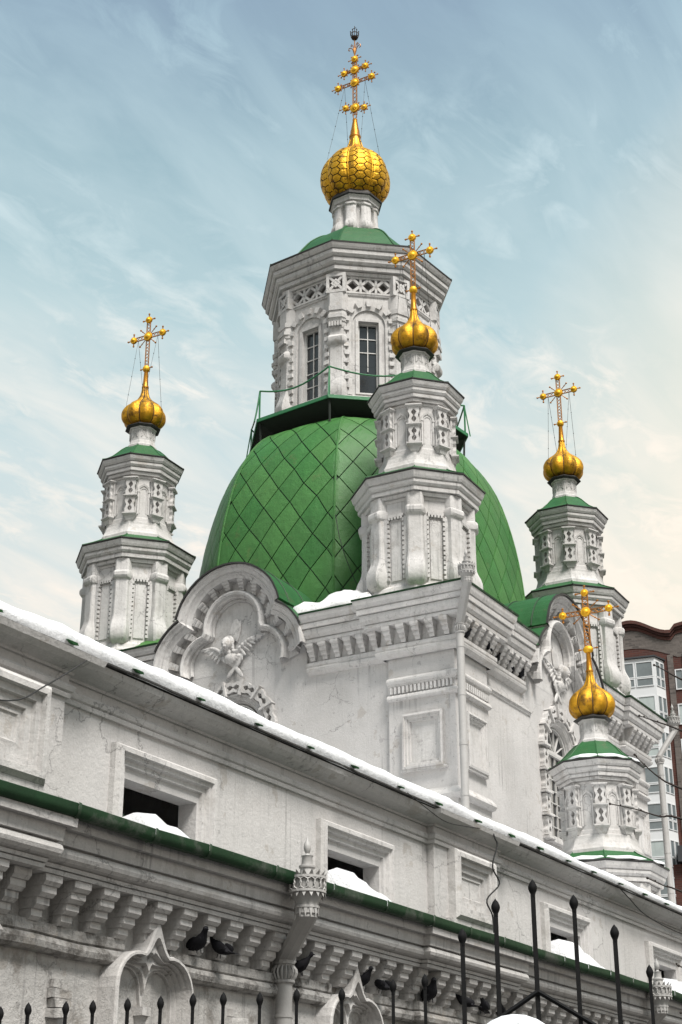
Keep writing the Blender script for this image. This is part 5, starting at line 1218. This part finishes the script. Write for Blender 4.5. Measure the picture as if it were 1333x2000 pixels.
for x, y, z, lb, rz in spots:
    sc = 1.12 if 'large' in lb or 'plump' in lb else 1.0
    o = link('pigeon', pg, 'pigeon', None, Matrix.Translation((x, y, z)) @ rotZ(R(rz)) @ Matrix.Diagonal((sc*.86, sc*1.0, sc*.98, 1))); tag(o, lb, 'pigeon', 'pigeons roosting on the ledges')

# ================================================================== loose cables
def cable(pts, r, label):
    q = smooth_prof3([Vector(p) for p in pts], 5); mb = MB(); mb.tube(q, r, 5); o = build(mb, 'cable', 'cable', None, 60); tag(o, label, 'cable')
def smooth_prof3(p, k):
    out = []; n = len(p)
    for i in range(n-1):
        p0, p1, p2, p3 = p[max(i-1, 0)], p[i], p[i+1], p[min(i+2, n-1)]
        for j in range(k): t = j/k; out.append(.5*((2*p1)+(p2-p0)*t+(2*p0-5*p1+4*p2-p3)*t*t+(3*p1-p0-3*p2+p3)*t**3))
    return out+[p[-1]]
cable([(20.80, 9.64, 6.58), (20.85, 9.62, 6.46), (20.90, 9.61, 6.36), (20.73, 9.62, 6.03), (20.94, 9.62, 5.82), (20.50, 9.62, 5.53), (20.66, 9.62, 5.34), (20.69, 9.62, 5.10)], .012, 'kinked black cable hanging down the nave wall beside the recessed panel')
cable([(8.6, 9.0, 5.35), (10.29, 9.5, 5.75), (10.9, 9.62, 6.07), (11.5, 9.63, 6.50)], .008, 'thin wire rising across the leftmost recessed panel to the eave')
cable([(25.79, 9.66, 6.58), (26.49, 9.70, 6.45), (27.47, 9.78, 6.32), (29.18, 9.85, 6.28), (31, 9.85, 6.3)], .010, 'dark wire drooping from the nave eave at the right')
cable([(18.2, 9.64, 6.58), (18.65, 9.64, 6.50), (19.24, 9.62, 6.40), (19.87, 9.62, 6.45), (20.80, 9.64, 6.58)], .006, 'thin slack wire under the nave eave left of the hanging cable')
cable([(CX-4.55, CY-1.95, 18.4), (CX-4.75, CY-2.25, 17.4), (CX-4.85, CY-2.7, 16.3), (33.3, 18.6, 15.6)], .010, 'pale lead running down the green dome behind the front turret')

# ================================================================== iron fence with spear heads
FD = 6.5
def fp_(r, z, df=0.0): return RF(r, FD+df, z)
fence = thing('iron_fence', 'black iron fence with spear-headed bars and a taller peaked gate', 'fence', RF(0, FD, 0))
posts = [(-1.346, 2.318), (-1.236, 2.332), (-1.088, 2.337), (-.981, 2.341), (-.846, 2.351), (-.714, 2.357), (-.586, 2.367), (-.467, 2.373), (-.322, 2.373), (-.176, 2.386), (.003, 2.39), (.207, 2.424), (.334, 2.442), (.489, 2.621), (.627, 2.738), (.781, 2.816), (.945, 2.754), (1.101, 2.634), (1.231, 2.477), (1.37, 2.40), (1.52, 2.39)]
bt = MB(); bt.lathe([(.010, -.155), (.0135, -.15), (.0135, -.135), (.014, -.125), (.022, -.10), (.0265, -.078), (.0255, -.060), (.017, -.030), (.006, -.010), (.0008, 0)], 10); btm = bt.mesh('spear_head', 40)
for r, z in posts:
    tall = .45 < r < 1.2; w = .0082 if tall else .0064; c_ = fp_(r, 0)
    M_ = Matrix.Translation((c_.x, c_.y, 0)) @ rotZ(YAW+random.uniform(-.1, .1))
    lean = random.uniform(-.008, .008)
    pb = MB(); pb.frust((-w, w, -w, w, 0), (-w+lean, w+lean, -w, w, z-.05)); p_ = link('bar', pb.mesh('bar'), 'iron', fence, M_)
    link('spear_head', btm, 'iron', p_, Matrix.Translation((c_.x+lean*math.cos(YAW), c_.y+lean*math.sin(YAW), z)) @ Matrix.Diagonal((.70, .70, .48, 1)) if tall else Matrix.Translation((c_.x+lean*math.cos(YAW), c_.y+lean*math.sin(YAW), z)) @ Matrix.Diagonal((.56, .56, .42, 1)))
for z in (.35, 1.75):
    mb = MB(); mb.tube([fp_(-1.6, z, .012), fp_(1.7, z, .012)], .018, 4); build(mb, 'rail', 'iron', fence)
for pts in ([(.781, 2.372), (.593, 2.25), (.43, 2.13)], [(.781, 2.372), (1.014, 2.235), (1.231, 2.10)]):
    mb = MB(); mb.tube([fp_(r, z, -.012) for r, z in pts], .0095, 4); build(mb, 'gate_brace', 'iron', fence)
# snow-capped round hood on the gate, just reaching into the picture
hood = thing('gate_hood', 'rounded gate hood topped with white snow at the bottom edge', 'gate hood', RF(.66, FD-.25, 1.7))
mb = MB(); mb.ribbon([[fp_(.665+.17*math.cos(R(a)), 2.02+.20*math.sin(R(a)), d) for a in range(0, 181, 15)] for d in (-.32, -.10)]); mb.add([fp_(.665+.17*math.cos(R(a)), 2.02+.20*math.sin(R(a)), -.31) for a in range(0, 181, 15)], [tuple(range(13))]); build(mb, 'hood', 'iron', hood)
mb = MB(); mb.ribbon([[fp_(.665+rr*math.cos(R(a)), 2.02+(rr+.03)*math.sin(R(a)), d) for a in range(8, 173, 12)] for rr, d in ((.168, -.34), (.20, -.32), (.215, -.22), (.20, -.10), (.168, -.08))]); build(mb, 'snow_cap', 'snow', hood, 60)
mb = MB(); mb.box(-.015, .015, -.015, .015, 0, 2.05); build(mb, 'post', 'iron', hood, M=Matrix.Translation(fp_(.665, 0, -.06)))

# ================================================================== apartment block behind, to the right
AF, AR = 110.0, 22.95
apt = thing('apartment_block', 'red and grey brick apartment block with white glazed bays behind the church', 'apartment block', RF(AR, AF, 0))
aA = RT*.94-FW*.342; aN = -RT*.342-FW*.94; aO = RF(AR, AF, 0)
FB = lambda a, n, z: tuple(aO+aA*a+aN*n+Vector((0, 0, z)))
BM = Matrix.Identity(4)
for r_ in range(3): BM[r_][0] = aA[r_]; BM[r_][1] = -aN[r_]; BM[r_][3] = aO[r_]
loc = lambda a, n, z: (a, -n, z)
def ab(mb, name, mat, parent=apt): return build(mb, name, mat, parent, M=BM)
# wall strips: red brick body, grey upper band with wavy parapet
def wave(a): return 41.35+.55*math.cos((a+1.9)/2.6*math.pi/1.15)-.25 if a < 1.2 else 40.90+.45*(1-math.exp(-(a-1.2)*.6))
xs = [-9+.35*i for i in range(74)]
body = MB(); body.box(-9, 16.9, -14, -1.2, 0, 39.55, loc); bo = ab(body, 'wall', 'brick_red')
gb_ = MB(); gb_.ribbon([[loc(a, -13.9, 38.9) for a in xs], [loc(a, -13.9, wave(a)-.7) for a in xs], [loc(a, -1.17, wave(a)-.7) for a in xs], [loc(a, -1.17, 37.6+(.9*math.cos((a+1.9)/3.2*math.pi/2) if abs(a+1.9) < 3.2 else 0)+ (1.0 if abs(a+1.9) < 3.2 else .9)) for a in xs]]); ab(gb_, 'upper_band', 'brick_grey')
for d, o_, mt in ((.72, .10, 'brick_red'), (.45, .22, 'brick_dark'), (.25, .34, 'brick_red')):
    p_ = MB(); p_.ribbon([[loc(a, -1.2, wave(a)-d) for a in xs], [loc(a, -1.2+o_, wave(a)-d) for a in xs], [loc(a, -1.2+o_, wave(a)-d+.26) for a in xs], [loc(a, -1.6, wave(a)-d+.27) for a in xs]]); ab(p_, 'parapet_course', mt)
for a in (.75, 1.85, 4.6, 5.7): ab(MB().box(a, a+.42, -1.19, -1.12, 0, 38.7, loc), 'grey_strip', 'brick_grey')
SH = 2.62
for fl in range(13):
    z = 36.0-SH*fl
    if z < 2: break
    for a in (1.22, 3.0, 5.05):
        f = MB(); f.ribbon([[loc(x, n, zz) for x, zz in rect_path(a+i, a+.60-i, z+i, z+1.55-i)] for i, n in ((0, -1.2), (0, -1.13), (.08, -1.13), (.08, -1.18))], closed=True); wo2 = ab(f, 'window', 'pvc'); ab(MB().box(a+.08, a+.52, -1.19, -1.185, z+.08, z+1.47, loc), 'pane', 'curtain' if fl % 2 else 'pane', wo2)
# glazed bay: white carcass, panes
bay = MB(); bp = [(-6.2, -1.21), (-6.2, 0), (-.04, 0), (.45, -1.21)]; bay.ribbon([[loc(a, n, z) for a, n in bp] for z in (14, 38.3)], closed=True); bay.add([loc(a, n, 38.3) for a, n in bp], [(0, 1, 2, 3)]); bo = ab(bay, 'bay', 'pvc')
ab(MB().ribbon([[loc(a, n, z) for a, n in ((-6.3, -1.2), (-6.3, .15), (0, .15), (.60, -1.2))] for z in (38.302, 38.42)], closed=True).add([loc(a, n, 38.42) for a, n in ((-6.3, -1.2), (-6.3, .15), (0, .15), (.60, -1.2))], [(0, 1, 2, 3)]), 'bay_roof', 'balcony')
sp_ = lambda a, n, z: loc(-.04+.375*a+.927*n, -.927*a+.375*n, z)      # splayed side of the bay
def pane(a0, a1, z0, z1, mat, side=False):
    m = MB()
    if not side:
        m.ribbon([[loc(a, n, z) for a, z in rect_path(a0+i, a1-i, z0+i, z1-i)] for i, n in ((0, .0), (0, .05), (.07, .05), (.07, .012))], closed=True)
    else:
        m.ribbon([[sp_(a, n, z) for a, z in rect_path(a0+i, a1-i, z0+i, z1-i)] for i, n in ((0, .0), (0, .05), (.05, .05), (.05, .012))], closed=True)
    f_ = ab(m, 'sash', 'pvc', bo)
    g_ = MB(); k = .07 if not side else .05
    q = rect_path(a0+k, a1-k, z0+k, z1-k); g_.add([loc(a, .014, z) if not side else sp_(a, .014, z) for a, z in q], [(0, 1, 2, 3)]); build(g_, 'pane', mat, f_, M=BM)
for fl in range(8):
    zt = 38.15-SH*fl
    for i, (a0, a1) in enumerate(((-5.9, -4.9), (-4.85, -3.75), (-3.7, -2.62), (-2.55, -1.55), (-1.45, -.18))):
        mt = 'pane' if (fl == 0 or (i+fl) % 3) else 'curtain'
        if fl == 1: mt = 'curtain'
        pane(a0, a1, zt-1.32, zt-.12, mt); pane(a0, a1, zt-2.02, zt-1.36, mt)
    for n0, n1 in ((.07, .61), (.67, 1.22)): pane(n0, n1, zt-1.32, zt-.12, 'pane', True); pane(n0, n1, zt-2.02, zt-1.36, 'pane', True)
# lower dark balcony and red flank
lb2 = MB(); lb2.box(.5, 9, -1.19, .3, 23.3, 24.4, loc); ab(lb2, 'balcony', 'balcony')
lb2 = MB(); lb2.box(-.6, 9, -1.18, -.2, 0, 23.2, loc); ab(lb2, 'lower_wall', 'brick_red')
for fl in range(6):
    z = 20.6-fl*3.0
    for a in (.7, 2.6, 4.6):
        f = MB(); f.ribbon([[loc(x, n, zz) for x, zz in rect_path(a+i, a+1.0-i, z+i, z+1.5-i)] for i, n in ((0, -.2), (0, -.14), (.09, -.14), (.09, -.19))], closed=True); wo2 = ab(f, 'window', 'pvc'); ab(MB().box(a+.09, a+.91, -.199, -.19, z+.09, z+1.41, loc), 'pane', 'pane', wo2)

# ================================================================== bare tree: twigs reaching in from the right
tree = thing('bare_tree', 'bare dark twigs with buds reaching in from the right edge', 'tree', RF(3.6, 10.2, 0))
def tf(r, z, f=10.0): return RF(r, f, z)
mb = MB(); mb.tube([tf(3.6, 0, 10.2), tf(3.55, 1.5, 10.2), tf(3.5, 3.0, 10.1), tf(3.4, 4.4, 10.1), tf(3.3, 5.8, 10.0)], [.10, .085, .065, .04, .01], 8); trunk = build(mb, 'trunk', 'twig', tree, 60)
for pts in ([(2.08, 4.879), (2.151, 4.84), (2.258, 4.776), (2.7, 4.55), (3.42, 4.1)], [(1.955, 4.531), (2.039, 4.50), (2.227, 4.428), (2.7, 4.2), (3.45, 3.7)], [(1.905, 4.27), (1.941, 4.226), (2.058, 4.115), (2.194, 4.045), (2.8, 3.8), (3.47, 3.4)], [(1.723, 3.948), (1.878, 3.915), (2.038, 3.866), (2.177, 3.849), (2.8, 3.6), (3.5, 3.1)], [(1.926, 3.477), (2.034, 3.426), (2.137, 3.391), (2.8, 3.1), (3.52, 2.6)], [(2.076, 2.943), (2.134, 2.916), (2.8, 2.6), (3.55, 2.0)], [(2.065, 2.666), (2.2, 2.60), (2.9, 2.2), (3.57, 1.6)]):
    P = smooth_prof3([tf(r, z) for r, z in pts], 4); n = len(P); mb = MB(); mb.tube(P, [.0036+.016*(i/n)**2.2 for i in range(n)], 5); mb.ball(P[0], .009, 6, 4)
    for i in range(2, n, 3): mb.ball(P[i]+Vector((0, 0, .006)), .006, 5, 4)
    build(mb, 'branch', 'twig', tree)
